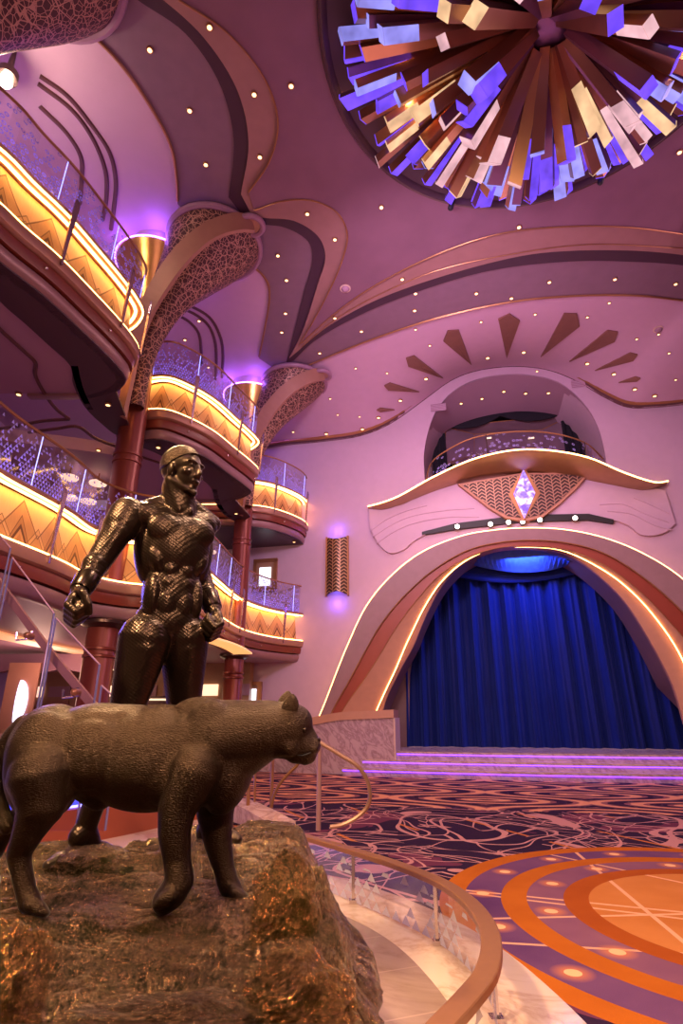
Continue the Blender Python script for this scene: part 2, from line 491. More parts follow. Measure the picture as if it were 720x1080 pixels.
def mk_curtain():
    k = M('curtain_blue'); x, y, z = k.xyz()
    k.col(k.mix(k.noise(1.2, 2), (.003, .009, .10), (.004, .016, .16))).pbr(.75, 0, .25)
    k.b.inputs['Sheen Weight'].default_value = .3; k.b.inputs['Sheen Tint'].default_value = (.1, .2, 1, 1)
    MT['curtain_blue'] = k.m
mk_curtain()
def mk_lattice(name, c1, c2, w=.22, h=.16):
    k = M(name); x, y, z = k.xyz('UV')
    gx = x / w; gy = y / h; row = gx.floor(); gy = gy + (row * .5).fract()
    fx = (gx.fract() - .5).abs(); fy = gy.fract()
    m = ((fy * 3 + fx * 1.6).fract() - .5).abs().lt(.17); e = fx.gt(.45)
    k.col(k.mix(m.mx(e), c1, c2)).pbr(.4, .5); k.bump(m, .4, .01); MT[name] = k.m
mk_lattice('lattice_wall', (.06, .03, .03), (.42, .24, .17), .26, .36)
mk_lattice('lattice_sconce', (.07, .035, .02), (.50, .29, .16), .27, .36)
def mk_head():
    k = M('filigree'); v = k.vor(5, 'DISTANCE_TO_EDGE'); v2 = k.vor(11, 'DISTANCE_TO_EDGE')
    h = v.lt(.035).mx(v2.lt(.045) )
    k.col(k.mix(h, (.09, .035, .035), (.55, .30, .22))).pbr(.5, .3); k.bump(h, .6, .02); MT['filigree'] = k.m
mk_head()
def mk_diamond():
    k = M('diamond_light'); n = k.noise(5, 3, dist=.5)
    k.col((.1, .05, .3)).emit(k.ramp(n, [(.38, (.10, .05, .75)), (.5, (.30, .22, 1.0)), (.62, (.85, .70, 1.0))]), 2.2); MT['diamond_light'] = k.m
mk_diamond()

# ------------------------------------------------------------------ floor
MB().box((0, 8, -.1), (40, 34, .2)).build('floor', 'carpet', kind='structure')

# ------------------------------------------------------------------ back wall with openings
def W(pts): return [wuz(*p) for p in pts]
niche_px = [(448, 506), (447, 479), (453.5, 448), (462, 430), (477, 413.5), (495, 403), (514, 397.6), (551, 395), (588, 403), (614, 424), (630, 450), (638, 482), (640, 500)]
niche = [p[:2] for p in catmull(W(niche_px), 4)]
E5L = [(404, 747), (420, 710), (436, 681), (444, 661), (454, 639), (465, 619), (478, 603), (493, 590), (525, 578), (551, 575.5), (577.5, 578), (598, 585), (620, 598), (656.6, 632), (683, 672), (709, 722)]
e5 = [p[:2] for p in catmull(W(E5L), 4)]
uR = 4.35
open_poly = [(e5[0][0], .0)] + e5 + [(uR, 1.6), (uR + .02, 0.0)]
cornice_px = [(262, 475), (280, 473), (300, 470), (340, 466), (380, 460), (410, 448), (450, 420), (475, 402), (500, 392), (540, 387), (575, 390), (605, 401), (640, 421), (662, 430), (690, 430), (720, 427)]
corn = [p[:2] for p in catmull([(-13, wuz(262, 475)[1] - .1)] + W(cornice_px) + [(7.5, 11.2), (10, 11.5)], 5)]
from mathutils.geometry import tessellate_polygon
def holed(mb, outer, holes, off):
    loops = [[Vector((u, z, 0)) for u, z in l] for l in [outer] + holes]
    tr = tessellate_polygon(loops); vs = [wp(p.x, p.y, off) for l in loops for p in l]
    mb.add(vs, [tuple(t) for t in tr])
    return mb
outer = [(-13, 0)] + [(open_poly[0][0] - .001, 0)] + open_poly[1:-1] + [(uR + .05, 0), (10, 0), (10, 14.6), (-13, 14.6)]
b = MB(); holed(b, outer, [niche], 0.0)
b.build('wall_back', 'wall_plaster', kind='structure')

# cornice trim that follows the meeting of wall and vault
b = MB()
fr = [(wp(u, z, .0), NN, ZZ) for u, z in corn]
b.sweep(fr, [(0, 0), (.22, .02), (.22, .14), (.12, .16), (.12, .30), (0, .30)])
b.build('trim_1', 'dark_trim', kind='structure')
b = MB(); b.sweep(fr, [(.22, .0), (.27, .03), (.27, .09), (.22, .12)]); b.build('trim_2', 'bronze_trim', kind='structure')

# ------------------------------------------------------------------ ceiling vault and layers
ZC = 12.1
bnd_px = [(262, 430), (285, 405), (310, 392), (340, 379), (387, 360), (459, 336), (542, 318), (609, 312), (675, 312), (720, 317)]
bnd = [Vector(p) for p in catmull([tuple(at_z(x, y, ZC)) for x, y in bnd_px] + [(10.5, 9.4, ZC), (14, 6.5, ZC)], 5)]
def resn(pts, n):
    P = [Vector(p) for p in pts]; L = [0]
    for a, c in zip(P, P[1:]): L.append(L[-1] + (c - a).length)
    out = []; j = 0
    for i in range(n):
        t = L[-1] * i / (n - 1)
        while j < len(L) - 2 and L[j + 1] < t: j += 1
        out.append(P[j].lerp(P[j + 1], (t - L[j]) / max(1e-9, L[j + 1] - L[j])))
    return out
NB = 60
# match by horizontal direction as seen in plan
A = resn(bnd, NB); Bc = resn([wp(u, z, .05) for u, z in corn if -9.0 < u], NB)
rows = []
for q in range(9):
    f = q / 8; ee = f * f * .55 + f * .45
    rows.append([Vector((a.x + (c.x - a.x) * f, a.y + (c.y - a.y) * f, a.z + (c.z - a.z) * ee)) for a, c in zip(A, Bc)])
vb = MB(); vb.loft(rows, closed=False, cap=False)
vault = vb.build('ceiling_vault', 'pink_plaster', smooth=True, kind='structure')

def inpoly_layer(name, mat, pts, z, th=.05, bvh=True):
    P = [(p[0], p[1]) for p in pts]
    loops = [[Vector((x, y, 0)) for x, y in P]]
    tr = tessellate_polygon(loops); n = len(P)
    vs = [(x, y, z) for x, y in P] + [(x, y, z + th) for x, y in P]
    fs = []
    for t in tr:
        a, c, d = (Vector(vs[i]) for i in t)
        t = tuple(t) if (c - a).cross(d - a).z < 0 else tuple(reversed(t))
        fs.append(t); fs.append(tuple(i + n for i in reversed(t)))
    fs += [(i, (i + 1) % n, n + (i + 1) % n, n + i) for i in range(n)]
    mb = MB().add(vs, fs); mb.build(name, mat, kind='structure'); return mb
def pz(pts, z, n=5): return [tuple(at_z(x, y, z)) for x, y in pts]
def crv(*segs):
    out = []
    for s in segs: out += catmull(s, 5)
    return out
CEIL = []   # for ray placement
# pink ceiling above the balconies (left) - everything left of the vault boundary
pl = [(-14, -9.2), (3, -9.2), (14.2, -9.2), (14.2, 6.5)] + [(p.x, p.y) for p in reversed(bnd)]
pl += [(bnd[0].x - .8, bnd[0].y + .8), (-6, 22), (-14, 22)]
CEIL.append(inpoly_layer('ceiling_main', 'pink_plaster', pl, ZC, .15))
RB = [(14, 6.0), (14, -6)]
def layer(name, mat, z, left, mid, right, backx):
    L = catmull([tuple(at_z(x, y, z)) for x, y in left], 6)
    Mi = catmull([tuple(at_z(x, y, z)) for x, y in mid], 6)
    R = catmull([tuple(at_z(x, y, z)) for x, y in right], 6)
    pts = [(backx, -5.5)] + [(p[0], p[1]) for p in L + Mi + R] + [(12.5, R[-1][1] - 1.5), (13.5, -5.5)]
    CEIL.append(inpoly_layer(name, mat, pts, z, .12))
layer('ceiling_soffit', 'grey_mauve', ZC - .05,
      [(40, -40), (85, 25), (105, 45), (125, 65), (160, 115), (180, 155), (186, 190), (187, 215)],
      [(235, 262), (254, 278), (270, 284), (282, 298), (284, 313), (278, 352), (273, 378)],
      [(300, 396), (340, 379), (387, 360), (459, 336), (542, 318), (609, 312), (675, 312), (720, 317), (800, 335)], -5.4)
layer('ceiling_dark_band', 'dark_band', ZC - .10,
      [(100, -35), (145, 0), (195, 35), (230, 85), (245, 135), (246, 168), (241, 208)],
      [(262, 236), (275, 237), (300, 240), (325, 255), (329, 275), (320, 310), (308, 358), (302, 382)],
      [(310, 380), (331, 360), (378, 333), (431, 311), (514, 286), (598, 276), (664, 276), (720, 280), (800, 296)], -4.5)
layer('ceiling_tan_band', 'tan_band', ZC - .15,
      [(130, -30), (172, 0), (215, 40), (250, 95), (262, 150), (254, 205)],
      [(266, 228), (280, 230), (310, 233), (335, 249), (343, 270), (335, 300), (318, 352), (305, 378)],
      [(312, 372), (342, 347), (385, 322), (431, 303), (514, 278), (570, 267), (653, 264), (720, 269), (800, 284)], -4.0)
layer('ceiling_centre', 'main_ceiling', ZC - .20,
      [(150, -28), (188, 0), (240, 35), (280, 85), (293, 130), (284, 170), (262, 203)],
      [(268, 222), (300, 212), (330, 212), (355, 224), (366, 246), (361, 274), (342, 317), (315, 365)],
      [(318, 362), (350, 333), (392, 303), (459, 269), (525, 247), (598, 239), (664, 240), (720, 247), (800, 262)], -3.6)
# fine bead lines along the bands
tz = ZC - .215
def bead(name, mat, pts, z, r=.018):
    MB().tube(catmull([tuple(at_z(x, y, z)) for x, y in pts], 6), r, 5).build(name, mat, kind='structure')
bead('trim_3', 'bronze_trim', [(188, 0), (240, 35), (280, 85), (293, 130), (284, 170), (262, 203)], tz)
bead('trim_4', 'bronze_trim', [(268, 222), (300, 212), (330, 212), (355, 224), (366, 246), (361, 274), (342, 317), (315, 365)], tz)
bead('trim_5', 'bronze_trim', [(318, 362), (350, 333), (392, 303), (459, 269), (525, 247), (598, 239), (664, 240), (720, 247)], tz)
bead('trim_6', 'bronze_trim', [(318, 366), (352, 338), (395, 313), (459, 286), (540, 268), (620, 258), (720, 262)], ZC - .165, .012)
bead('trim_7', 'bronze_trim', [(300, 396), (340, 379), (387, 360), (459, 336), (542, 318), (609, 312), (675, 312), (720, 317)], ZC - .07, .03)
bead('trim_8', 'bronze_trim', [(85, 25), (125, 65), (160, 115), (180, 155), (186, 190), (187, 212)], ZC - .07, .03)
bead('trim_9', 'bronze_trim', [(250, 276), (270, 284), (282, 298), (284, 313), (278, 352), (273, 376)], ZC - .07, .03)
# dark trim lines on the pink ceiling above the balconies
gap = [[(42, 80), (70, 100), (95, 130), (115, 160), (122, 190), (120, 220), (117, 242)],
       [(40, 88), (75, 115), (97, 145), (111, 180), (112, 210), (108, 232)],
       [(42, 112), (70, 140), (85, 165), (86, 190), (84, 215)],
       [(176, 317), (199, 322), (220, 334), (232, 355), (235, 372), (234, 398)],
       [(176, 322), (199, 328), (217, 340), (226, 358), (228, 387), (227, 400)],
       [(175, 331), (193, 335), (208, 349), (212, 369), (212, 385)],
       [(276, 442), (300, 440.6), (318, 449.5), (324, 465)], [(276, 446), (297, 445), (312, 451), (318, 466)], [(278, 451), (297, 450), (305, 457), (306, 467)]]
for i, g in enumerate(gap):
    MB().tube(catmull([tuple(at_z(x, y, ZC - .005)) for x, y in g], 6), .045 if i < 6 else .035, 6).build('trim_%d' % (10 + i), 'dark_trim', kind='structure')

def bvh_of(*mbs):
    vs, fs = [], []
    for m in mbs:
        k = len(vs); vs += m.v; fs += [tuple(i + k for i in f) for f in m.f]
    return BVHTree.FromPolygons([Vector(v) for v in vs], fs)
TOP = bvh_of(vb, *CEIL)
def hit(px, py, tree=None):
    d = ray(px, py).normalized(); r = (tree or TOP).ray_cast(CAM, d)
    return (r[0], r[1]) if r[0] is not None else (at_z(px, py, ZC), Vector((0, 0, -1)))

# petals of the sunburst on the vault
pet = [((534, 377), (537, 330), 23), ((497, 384), (472, 348), 20), ((467, 398), (428, 377), 13), ((442, 412.6), (405, 406), 8), ((416, 431.5), (397, 431.7), 4),
       ((570, 375.6), (608, 330), 21), ((600, 380.6), (651, 349), 14), ((627, 390), (672, 373), 9), ((652, 402.6), (675, 398), 5)]
names = ['centre', 'long one left of the centre', 'second one left of the centre', 'third one left of the centre', 'small leftmost', 'long one right of the centre', 'second one right of the centre', 'third one right of the centre', 'small rightmost']
for (tip, head, w), nm in zip(pet, names):
    t = Vector(tip); h = Vector(head); d = h - t; nrm = Vector((-d.y, d.x)).normalized()
    q = [t, t + d * .86 + nrm * w / 2, h, t + d * .86 - nrm * w / 2]
    if d.length < 30: q = [t, t + d * .8 + nrm * w / 2, h, t + d * .8 - nrm * w / 2]
    P3 = []
    ring = []
    for a, c in zip(q, q[1:] + q[:1]):
        for j in range(4): ring.append(a.lerp(c, j / 4))
    c0 = (t + d * .6)
    pts = [hit(p.x, p.y)[0] for p in ring]; cc, cn = hit(c0.x, c0.y)
    n = len(pts); mb = MB(); dz = Vector((0, 0, -.05))
    mb.add([p + dz * .1 for p in pts] + [p + dz for p in pts] + [cc + dz * 1.3], [(i, (i + 1) % n, n + (i + 1) % n, n + i) for i in range(n)] + [(n + i, n + (i + 1) % n, 2 * n) for i in range(n)])
    mb.build('sunburst_petal', 'petal_brown', label='brown kite-shaped petal on the pink vault, %s of the sunburst' % (nm if nm != 'centre' else 'upright middle one'), cat='ceiling ornament', group='sunburst petals above the stage balcony')

# downlights
dl0 = empty('downlight'); 
MB().lathe([(.045, -.012), (.062, -.02), (.070, -.012), (.070, .02), (.045, .02)], n=14).build('trim_ring', 'bronze_trim', dl0, smooth=True)
MB().lathe([(.046, -.014), (.0, -.016)] , n=14, cap=False).build('lens', 'lamp_warm', dl0)
dl_first = [True]
def downlight(p, label, group, s=1.0):
    o = dl0 if dl_first[0] else copy_tree(dl0); dl_first[0] = False
    o.location = Vector(p) + Vector((0, 0, -.02)); o.scale = (s, s, s)
    tag(o, label, 'downlight', group); return o
G = {
 'tan': ('small round warm downlight in the tan and wine ceiling swoops', [(221, 28), (268, 99), (274, 165), (307, 90), (324, 225), (353, 252), (353, 335), (402, 218), (424, 294), (547, 239), (716, 160), (438, 309), (363, 304)]),
 'sof': ('small round warm downlight in the grey mauve ceiling soffit', [(158, 52), (200, 116), (217, 173), (293, 269), (302, 295), (301, 330), (297, 350), (337, 372), (334, 394), (381, 349), (437, 327), (502, 309), (539, 314), (579, 297), (648, 294), (712, 299)]),
 'vau': ('small round warm downlight in the pink vault over the stage wall', [(438, 347), (453, 364), (507, 339), (564, 331), (619, 334), (642, 319), (671, 357), (694, 352), (375, 388), (408, 393), (348, 420), (379, 439), (356, 437), (712, 400), (705, 372), (566, 391)]),
 'cor': ('bright round downlight along the edge of the pink vault above the wall', [(344, 457), (382, 452), (399, 440), (422, 422), (449, 399), (514, 377), (552, 371), (619, 383), (647, 394), (669, 410), (690, 417)]),
 'bal': ('round warm downlight in the pink ceiling above the upper balconies', [(210, 338), (195, 358), (220, 387), (284, 458), (309, 455), (344, 457)]),
}
for kk, (lab, pts) in G.items():
    for (x, y) in pts[:-1] if kk == 'bal' else pts:
        p, n = hit(x, y); downlight(p, lab, lab.replace('small ', '').replace('round ', '') + 's', 1.15 if kk in ('cor',) else .72 if kk == 'vau' else .85)

# ------------------------------------------------------------------ proscenium arch
SH = .60      # stage height
def band(name, mat, o_px, i_px, oo, oi, base_off, parent, n=70):
    """solid band between an outer and an inner curve (pixels on planes at offsets oo / oi)"""
    A_ = resn([Vector((*wuz(x, y, oo), 0)) for x, y in [tuple(q) for q in catmull(o_px, 5)]], n)
    B_ = resn([Vector((*wuz(x, y, oi), 0)) for x, y in [tuple(q) for q in catmull(i_px, 5)]], n)
    rings = [[wp(a.x, a.y, base_off), wp(a.x, a.y, oo), wp(c.x, c.y, oi), wp(c.x, c.y, base_off)] for a, c in zip(A_, B_)]
    m = MB(); m.loft(rings); return m.build(name, mat, parent)
arch = empty('proscenium_arch', wp(0, SH, .2), 'wide arch of grey, rust red and tan bands with glowing edges around the stage', 'arch')
E1 = [(328, 775), (340, 748), (366, 682), (387.5, 637.6), (414, 606), (445.5, 582), (488, 565), (519, 559.5), (551, 557), (593, 558.5), (635.5, 567), (678, 584), (720, 611), (770, 665), (810, 740)]
E2 = [(340, 775), (351, 749), (370, 715), (386, 685), (402, 658), (425, 630), (456, 602), (493, 580.5), (525, 572.5), (551, 570), (593, 572), (635.5, 583), (678, 609), (720, 646), (760, 695), (790, 760)]
E3 = [(350, 775), (362, 748), (385, 715), (401, 690), (416, 665), (437, 636), (467, 604), (498, 586), (525, 578), (551, 576), (593, 579), (635.5, 595), (678, 627), (720, 672), (750, 710), (775, 765)]
E4 = [(386, 775), (398, 747), (407, 727), (417, 706), (428, 680), (437, 661), (447, 641), (465, 614), (490, 592), (520, 579), (551, 577), (590, 580), (625, 595), (656.6, 616), (688, 648), (720, 697), (742, 770)]
band('outer_band', 'arch_grey', E1, E2, .55, .45, 0, arch)
band('red_band', 'arch_red', E2, E3, .40, .38, .02, arch)
band('tan_band', 'arch_tan', E3, E4, .46, .30, .02, arch)
E5f = [(402, 775), (404, 747)] + E5L[1:] + [(722, 765)]
band('inner_band', 'arch_tan', E4, E5f, .24, .10, -.05, arch)
def lead(name, px, off, r, mat, parent, n=6, push=0):
    path = [wp(*wuz(x, y, off), off + push) for x, y in catmull(px, 6)]
    return MB().tube(path, r, n).build(name, mat, parent)
lead('edge_light', E1, .50, .022, 'led_warm', arch)
lead('inner_light', E4, .33, .016, 'led_warm', arch)
lead('bead', E2, .45, .022, 'bronze_trim', arch)
lead('bead', E3, .45, .018, 'bronze_trim', arch)
# tunnel reveal between the wall and the curtain
op = [(open_poly[0][0], SH)] + e5 + [(uR, 1.6), (uR + .02, SH)]
DEP = -2.1
m = MB(); m.loft([[wp(u, z, .08) for u, z in op], [wp(u, z, DEP + .62) for u, z in op]], closed=False, cap=False)
simple('reveal_brown', (.20, .105, .10), .5)
m.build('wall_reveal', 'reveal_brown', kind='structure', smooth=True)
# lens panel at the tunnel top: the soffit's blue light painted in
k = M('blue_light_paint'); n_ = k.noise(6, 4); k.col(k.mix(n_, (.03, .07, .38), (.08, .18, .60))).pbr(.5); MT['blue_light_paint'] = k.m
lt = catmull([(493, 592), (515, 583), (551, 577.5), (585, 582), (601, 593)], 5); lb = catmull([(493, 593), (520, 599), (548, 602), (578, 600), (601, 594)], 5)
pt = resn([Vector((*wuz(x, y, -.4), 0)) for x, y in lt], 24); pb = resn([Vector((*wuz(x, y, -1.1), 0)) for x, y in lb], 24)
m = MB(); m.loft([[wp(a.x, a.y, -.4), wp(c.x, c.y, -1.1), wp(c.x, c.y - .05, -1.15), wp(a.x, a.y + .05, -.4)] for a, c in zip(pt, pb)])
m.build('lens_panel', 'blue_light_paint', label='lens-shaped panel under the crown of the stage arch, painted as blue light', cat='panel')
jb = [wuz(x, y, -1.7) for x, y in [(431, 792), (431.5, 740), (432, 712), (435, 690), (439, 672), (444, 655), (452, 636)]]
jl = [(jb[0][0] - 1.6, .3)] + [(max(-9, jb[0][0] - 1.6), z) for z in (jb[-1][1],)]
m = MB(); slab(m, [jl[0]] + jb + [jl[1]], -1.85, -1.70); m.build('wall_jamb', 'reveal_brown', kind='structure')
# stage
def edge_off(u, base): return base + .35 * max(0, 1 - (u / 5.6) ** 2)
def step_poly(uL, uRr, base, back):
    us = [uL + (uRr - uL) * i / 24 for i in range(25)]
    return [(u, edge_off(u, base)) for u in us] + [(uRr, back), (uL, back)]
stage = empty('stage', wp(0, 0, .5), 'pale marble stage with three violet-lit steps before the blue curtain', 'stage')
def uat(px, py, z):
    p = at_z(px, py, z); return (p - W0).dot(U), (p - W0).dot(NN)
for i, (zt, px, py) in enumerate(((SH, 402, 793), (SH * 2 / 3, 379, 802), (SH / 3, 357, 811))):
    uL, off = uat(px, py, zt)
    base = (.62, 1.0, 1.38)[i]
    poly = step_poly(uL, 7.0, base, -4.2 if i == 0 else .1)
    m = MB(); P2 = [(wp(u, 0, o).x, wp(u, 0, o).y) for u, o in poly]
    m.prism(P2, zt - .055, zt); m.build('tread', 'marble_step', stage)
    m = MB(); P3 = [(wp(u, 0, o - .06).x, wp(u, 0, o - .06).y) for u, o in poly[:25]] + P2[25:]
    m.prism(P3, zt - SH / 3 + .0, zt - .055); m.build('riser', 'marble_step', stage)
    pth = [wp(u, zt - .062, o - .035) for u, o in poly[:25]]
    MB().tube(pth, .028, 6).build('light_strip', 'led_violet', stage)
# curtain
cu = MB(); rows_ = []
ucs = np.linspace(-5.2, 6.0, 520)
for zi in range(25):
    z = SH + .02 + (7.3 - SH) * zi / 24; r_ = []
    for u in ucs:
        fo = .15 * math.sin(u * 11.0 + .8 * math.sin(u * 1.7) + .25 * math.sin(z * .9 + u)) + .07 * math.sin(u * 23.7 + 1.3 * math.sin(u * 2.3)) + .05 * math.sin(u * 5.1 + z * .15)
        r_.append(wp(u - (z - 3) * .012 * u * .3, z, DEP + .25 + fo * (1.15 - .04 * z)))
    rows_.append(r_)
cu.loft(rows_, closed=False, cap=False)
cu.build('stage_curtain', 'curtain_blue', smooth=True, label='deep blue pleated velvet curtain closing off the stage', cat='curtain')
va = empty('curtain_valance', wp(.2, 5.6, DEP + .5), 'dark blue swagged valance hanging over the top of the stage curtain', 'valance')
for q in range(5):
    rr = []
    for i in range(41):
        f = i / 40; u = -2.6 + 5.6 * f; sag = (1 - (2 * f - 1) ** 2)
        zc = 6.62 - sag * (.12 + .10 * q) - .04 * q
        rr.append([wp(u, zc + .12 * math.cos(a), DEP + .62 - .03 * q + .07 * math.sin(a)) for a in [2 * pi * j / 10 for j in range(10)]])
    MB().loft(rr).build('swag_fold', 'curtain_blue', va, smooth=True)

# marble plinth of the arch, with tan cap
pl_ = empty('arch_plinth', wp(-5, 0, .8), 'pink veined marble low wall with tan cap at the foot of the arch', 'low wall')
def plinth_pts(n=26):
    out = []
    for i in range(n):
        f = i / (n - 1); u = -3.95 - 5.0 * f
        z = 1.72 - .20 * f - 1.0 * max(0, f - .30) ** 1.3
        out.append((u, z, 1.05 - .9 * max(0, f - .5)))
    return out
pp_ = plinth_pts()
m = MB(); m.loft([[wp(u, 0, o), wp(u, z - .22, o), wp(u, z - .22, 0), wp(u, 0, 0)] for u, z, o in pp_]); m.build('marble_face', 'marble_pink', pl_)
m = MB(); m.loft([[wp(u, z - .22, o + .04), wp(u, z, o - .02), wp(u, z, 0), wp(u, z - .22, 0)] for u, z, o in pp_]); m.build('cap', 'arch_tan', pl_)
m = MB(); m.sweep([(wp(-3.95, 0, 0) + ZZ * z, NN, U) for z in (0, 1.5)], [(0, -.01), (1.06, -.01), (1.06, .03), (0, .03)]); m.build('end_trim', 'cream', pl_)

# relief wings of plaster
def relief(px, name_side, lines):
    root = empty('plaster_relief', wp(*wuz(*px[0]), .1), 'raised wavy plaster wing on the wall to the %s of the lattice triangle' % name_side, 'wall relief')
    poly = [wuz(x, y, .12) for x, y in px]; tr = tessellate_polygon([[Vector((u, z, 0)) for u, z in poly]])
    n = len(poly); vs = [wp(u, z, .12) for u, z in poly] + [wp(u, z, .0) for u, z in poly]
    m = MB().add(vs, [tuple(t) for t in tr] + [(i, (i + 1) % n, n + (i + 1) % n, n + i) for i in range(n)]); m.build('wing_panel', 'wall_plaster', root)
    for l in lines: MB().tube([wp(*wuz(x, y, .125), .125) for x, y in catmull(l, 6)], .025, 5).build('wave_line', 'wall_plaster', root)
upL = [(389, 537), (404, 531), (445, 518), (482, 510), (500, 522), (520, 540), (535, 549)]
dnL = [(516, 554), (475, 557), (455, 561), (437, 570), (425, 580), (410, 583), (398, 572), (390, 556)]
relief([tuple(p) for p in catmull(upL, 3)][:-1] + [tuple(p) for p in catmull(dnL, 3)], 'left', [[(393, 566), (412, 554), (432, 545), (465, 539), (500, 536)], [(397, 573), (415, 561), (436, 552), (468, 546), (505, 545)], [(391, 560), (404, 550), (425, 540), (450, 533)]])
upR = [(570, 549), (590, 531), (605, 518), (622, 497), (650, 506), (680, 512), (712, 520)]
dnR = [(712, 552), (700, 562), (676, 564), (663, 554), (645, 548), (627, 546), (600, 547)]
relief([tuple(p) for p in catmull(upR, 3)][:-1] + [tuple(p) for p in catmull(dnR, 3)], 'right', [[(632, 532), (657, 532), (680, 542), (705, 551)], [(640, 539), (665, 542), (690, 554), (708, 559)], [(668, 525), (685, 532), (706, 542)]])
# lighting slot with spotlights
sl = [wuz(x, y, .05) for x, y in [(445, 562), (480, 553), (551, 544), (620, 543), (646, 549)]]
sb = [wuz(x, y, .05) for x, y in [(646, 553), (620, 549), (551, 551), (480, 559), (445, 565)]]
m = MB(); slab(m, sl + sb, .0, .16); m.build('light_slot', 'black', label='dark slot in the wall above the stage arch holding spotlights', cat='lighting slot')
sp0 = empty('spotlight')
MB().lathe([(.06, 0), (.10, -.03), (.10, -.16), (.07, -.2)], n=14).build('housing', 'dark_metal', sp0, smooth=True)
MB().lathe([(.07, .005), (.0, .01)], n=14, cap=False).build('lens', 'spot_white', sp0)
for i, (x, y) in enumerate([(482, 556), (517, 553.5), (536, 551.5), (551, 551), (569, 549), (606, 547)]):
    o = sp0 if i == 0 else copy_tree(sp0); o.location = wp(*wuz(x, y, .2), .26)
    o.rotation_euler = (math.radians(100), 0, -YAW)
    tag(o, ['leftmost white spotlight in the slot above the stage', 'second white spotlight from the left in the stage slot', 'white spotlight left of the diamond tip', 'white spotlight right under the diamond tip', 'white spotlight just right of the diamond tip', 'rightmost white spotlight in the slot above the stage'][i], 'spotlight', 'spotlights over the stage arch')

# lattice triangle with glowing diamond
tri = empty('lattice_triangle', wp(.4, 7.6, .2), 'brown lattice triangle with glowing violet diamond under the bow balcony', 'wall ornament')
tp = [(482.5, 510), (510, 505), (551, 498), (590, 498), (622, 498), (608, 514), (590, 531), (572, 545), (552, 549), (533, 546), (515, 535), (498, 522)]
P = [wuz(x, y, .35) for x, y in tp]
m = MB(); slab(m, P, .0, .30); m.build('frame', 'arch_tan', tri)
c0 = (sum(p[0] for p in P) / len(P), sum(p[1] for p in P) / len(P))
Pi = [(c0[0] + (u - c0[0]) * .93, c0[1] + (z - c0[1]) * .90) for u, z in P]
m = MB(); n = len(Pi); vs = [wp(u, z, .33) for u, z in Pi] + [wp(u, z, .28) for u, z in Pi]
m.add(vs, [tuple(range(n)), *[(i, (i + 1) % n, n + (i + 1) % n, n + i) for i in range(n)]], [(u, z) for u, z in Pi] * 2); m.build('lattice_panel', 'lattice_wall', tri)
dm = [wuz(x, y, .36) for x, y in [(551.6, 496), (564, 520.6), (552.7, 547), (541.5, 521.6)]]
cc = (sum(p[0] for p in dm) / 4, sum(p[1] for p in dm) / 4)
m = MB(); slab(m, [(cc[0] + (u - cc[0]) * 1.5, cc[1] + (z - cc[1]) * 1.13) for u, z in dm], .2, .38); m.build('diamond_frame', 'bronze_trim', tri)
m = MB(); slab(m, dm, .3, .42); m.build('diamond_light', 'diamond_light', tri)

# ------------------------------------------------------------------ stage balcony (bow) in its niche
bow = empty('bow_balcony', wp(.1, 8.6, .4), 'gilded bow-shaped balcony above the stage with glass rail and lit edge', 'balcony')
tpx = [(388, 534), (400, 531), (419, 524), (456, 503.5), (498, 484.7), (540.5, 475), (577.5, 475), (619.7, 482.5), (656.6, 498), (683, 507), (694, 509), (704, 507.5)]
bpx = [(388, 536), (404, 535), (424, 527), (462, 511), (500, 499.5), (535, 494), (566, 492.5), (600, 496), (645, 505), (672, 511.5), (690, 513), (704, 509.5)]
def boff(f): return .16 + 1.15 * max(0, 1 - abs(2 * f - 1) ** 2.2)
TT = catmull(tpx, 5); BB = catmull(bpx, 5); nT = len(TT); rings = []; edge = []; pth2 = []
for i in range(nT):
    f = i / (nT - 1); o = boff(f); o2 = o * .45 + .1
    ut, zt = wuz(*TT[i], o); ub, zb = wuz(*BB[i], o2)
    rings.append([wp(ut, zt, o), wp(ub, zb, o2), wp(ub, zb + .02, -.02), wp(ut, zt, -.02)]); edge.append(wp(ut, zt + .0, o + .01)); pth2.append((ut, zt, o))
MB().loft(rings).build('gilded_fascia', 'bow_gold', bow, smooth=True)
MB().tube(edge, .022, 6).build('edge_light', 'led_warm', bow)
# glass rail following the edge
gl_px = [(449, 506), (455, 487), (475, 472), (498, 461.5), (535, 455), (572, 455), (600, 460), (620, 468), (636, 483)]
G3 = [];
gp = catmull(gl_px, 5)
for i, (x, y) in enumerate(gp):
    f = i / (len(gp) - 1); o = .1 + 1.0 * max(0, 1 - abs(2 * f - 1) ** 2.5); u, z = wuz(x, y, o); G3.append((u, z, o))
m = MB(); base_z = [max(wuz(*TT[0])[1], 0)]
def bow_top(u):
    return float(np.interp(u, [p[0] for p in pth2], [p[1] for p in pth2]))
ring = []; uvs = []
L = 0
for i, (u, z, o) in enumerate(G3):
    if i: L += math.hypot(u - G3[i - 1][0], o - G3[i - 1][2])
    ring.append([wp(u, bow_top(u) - .02, o - .05), wp(u, z, o - .05)]); uvs += [(L, 0), (L, 1)]
m.loft(ring, closed=False, cap=False); m.uv = uvs; m.has_uv = True
m.build('glass_panel', 'etched_bow', bow)
MB().tube([wp(u, z, o - .05) for u, z, o in G3], .025, 6).build('handrail', 'bronze_trim', bow)
for f in (.43, .86, .14):
    u, z, o = G3[int(f * (len(G3) - 1))]; MB().tube([wp(u, bow_top(u), o - .03), wp(u, z, o - .03)], .02, 6).build('post', 'dark_metal', bow)
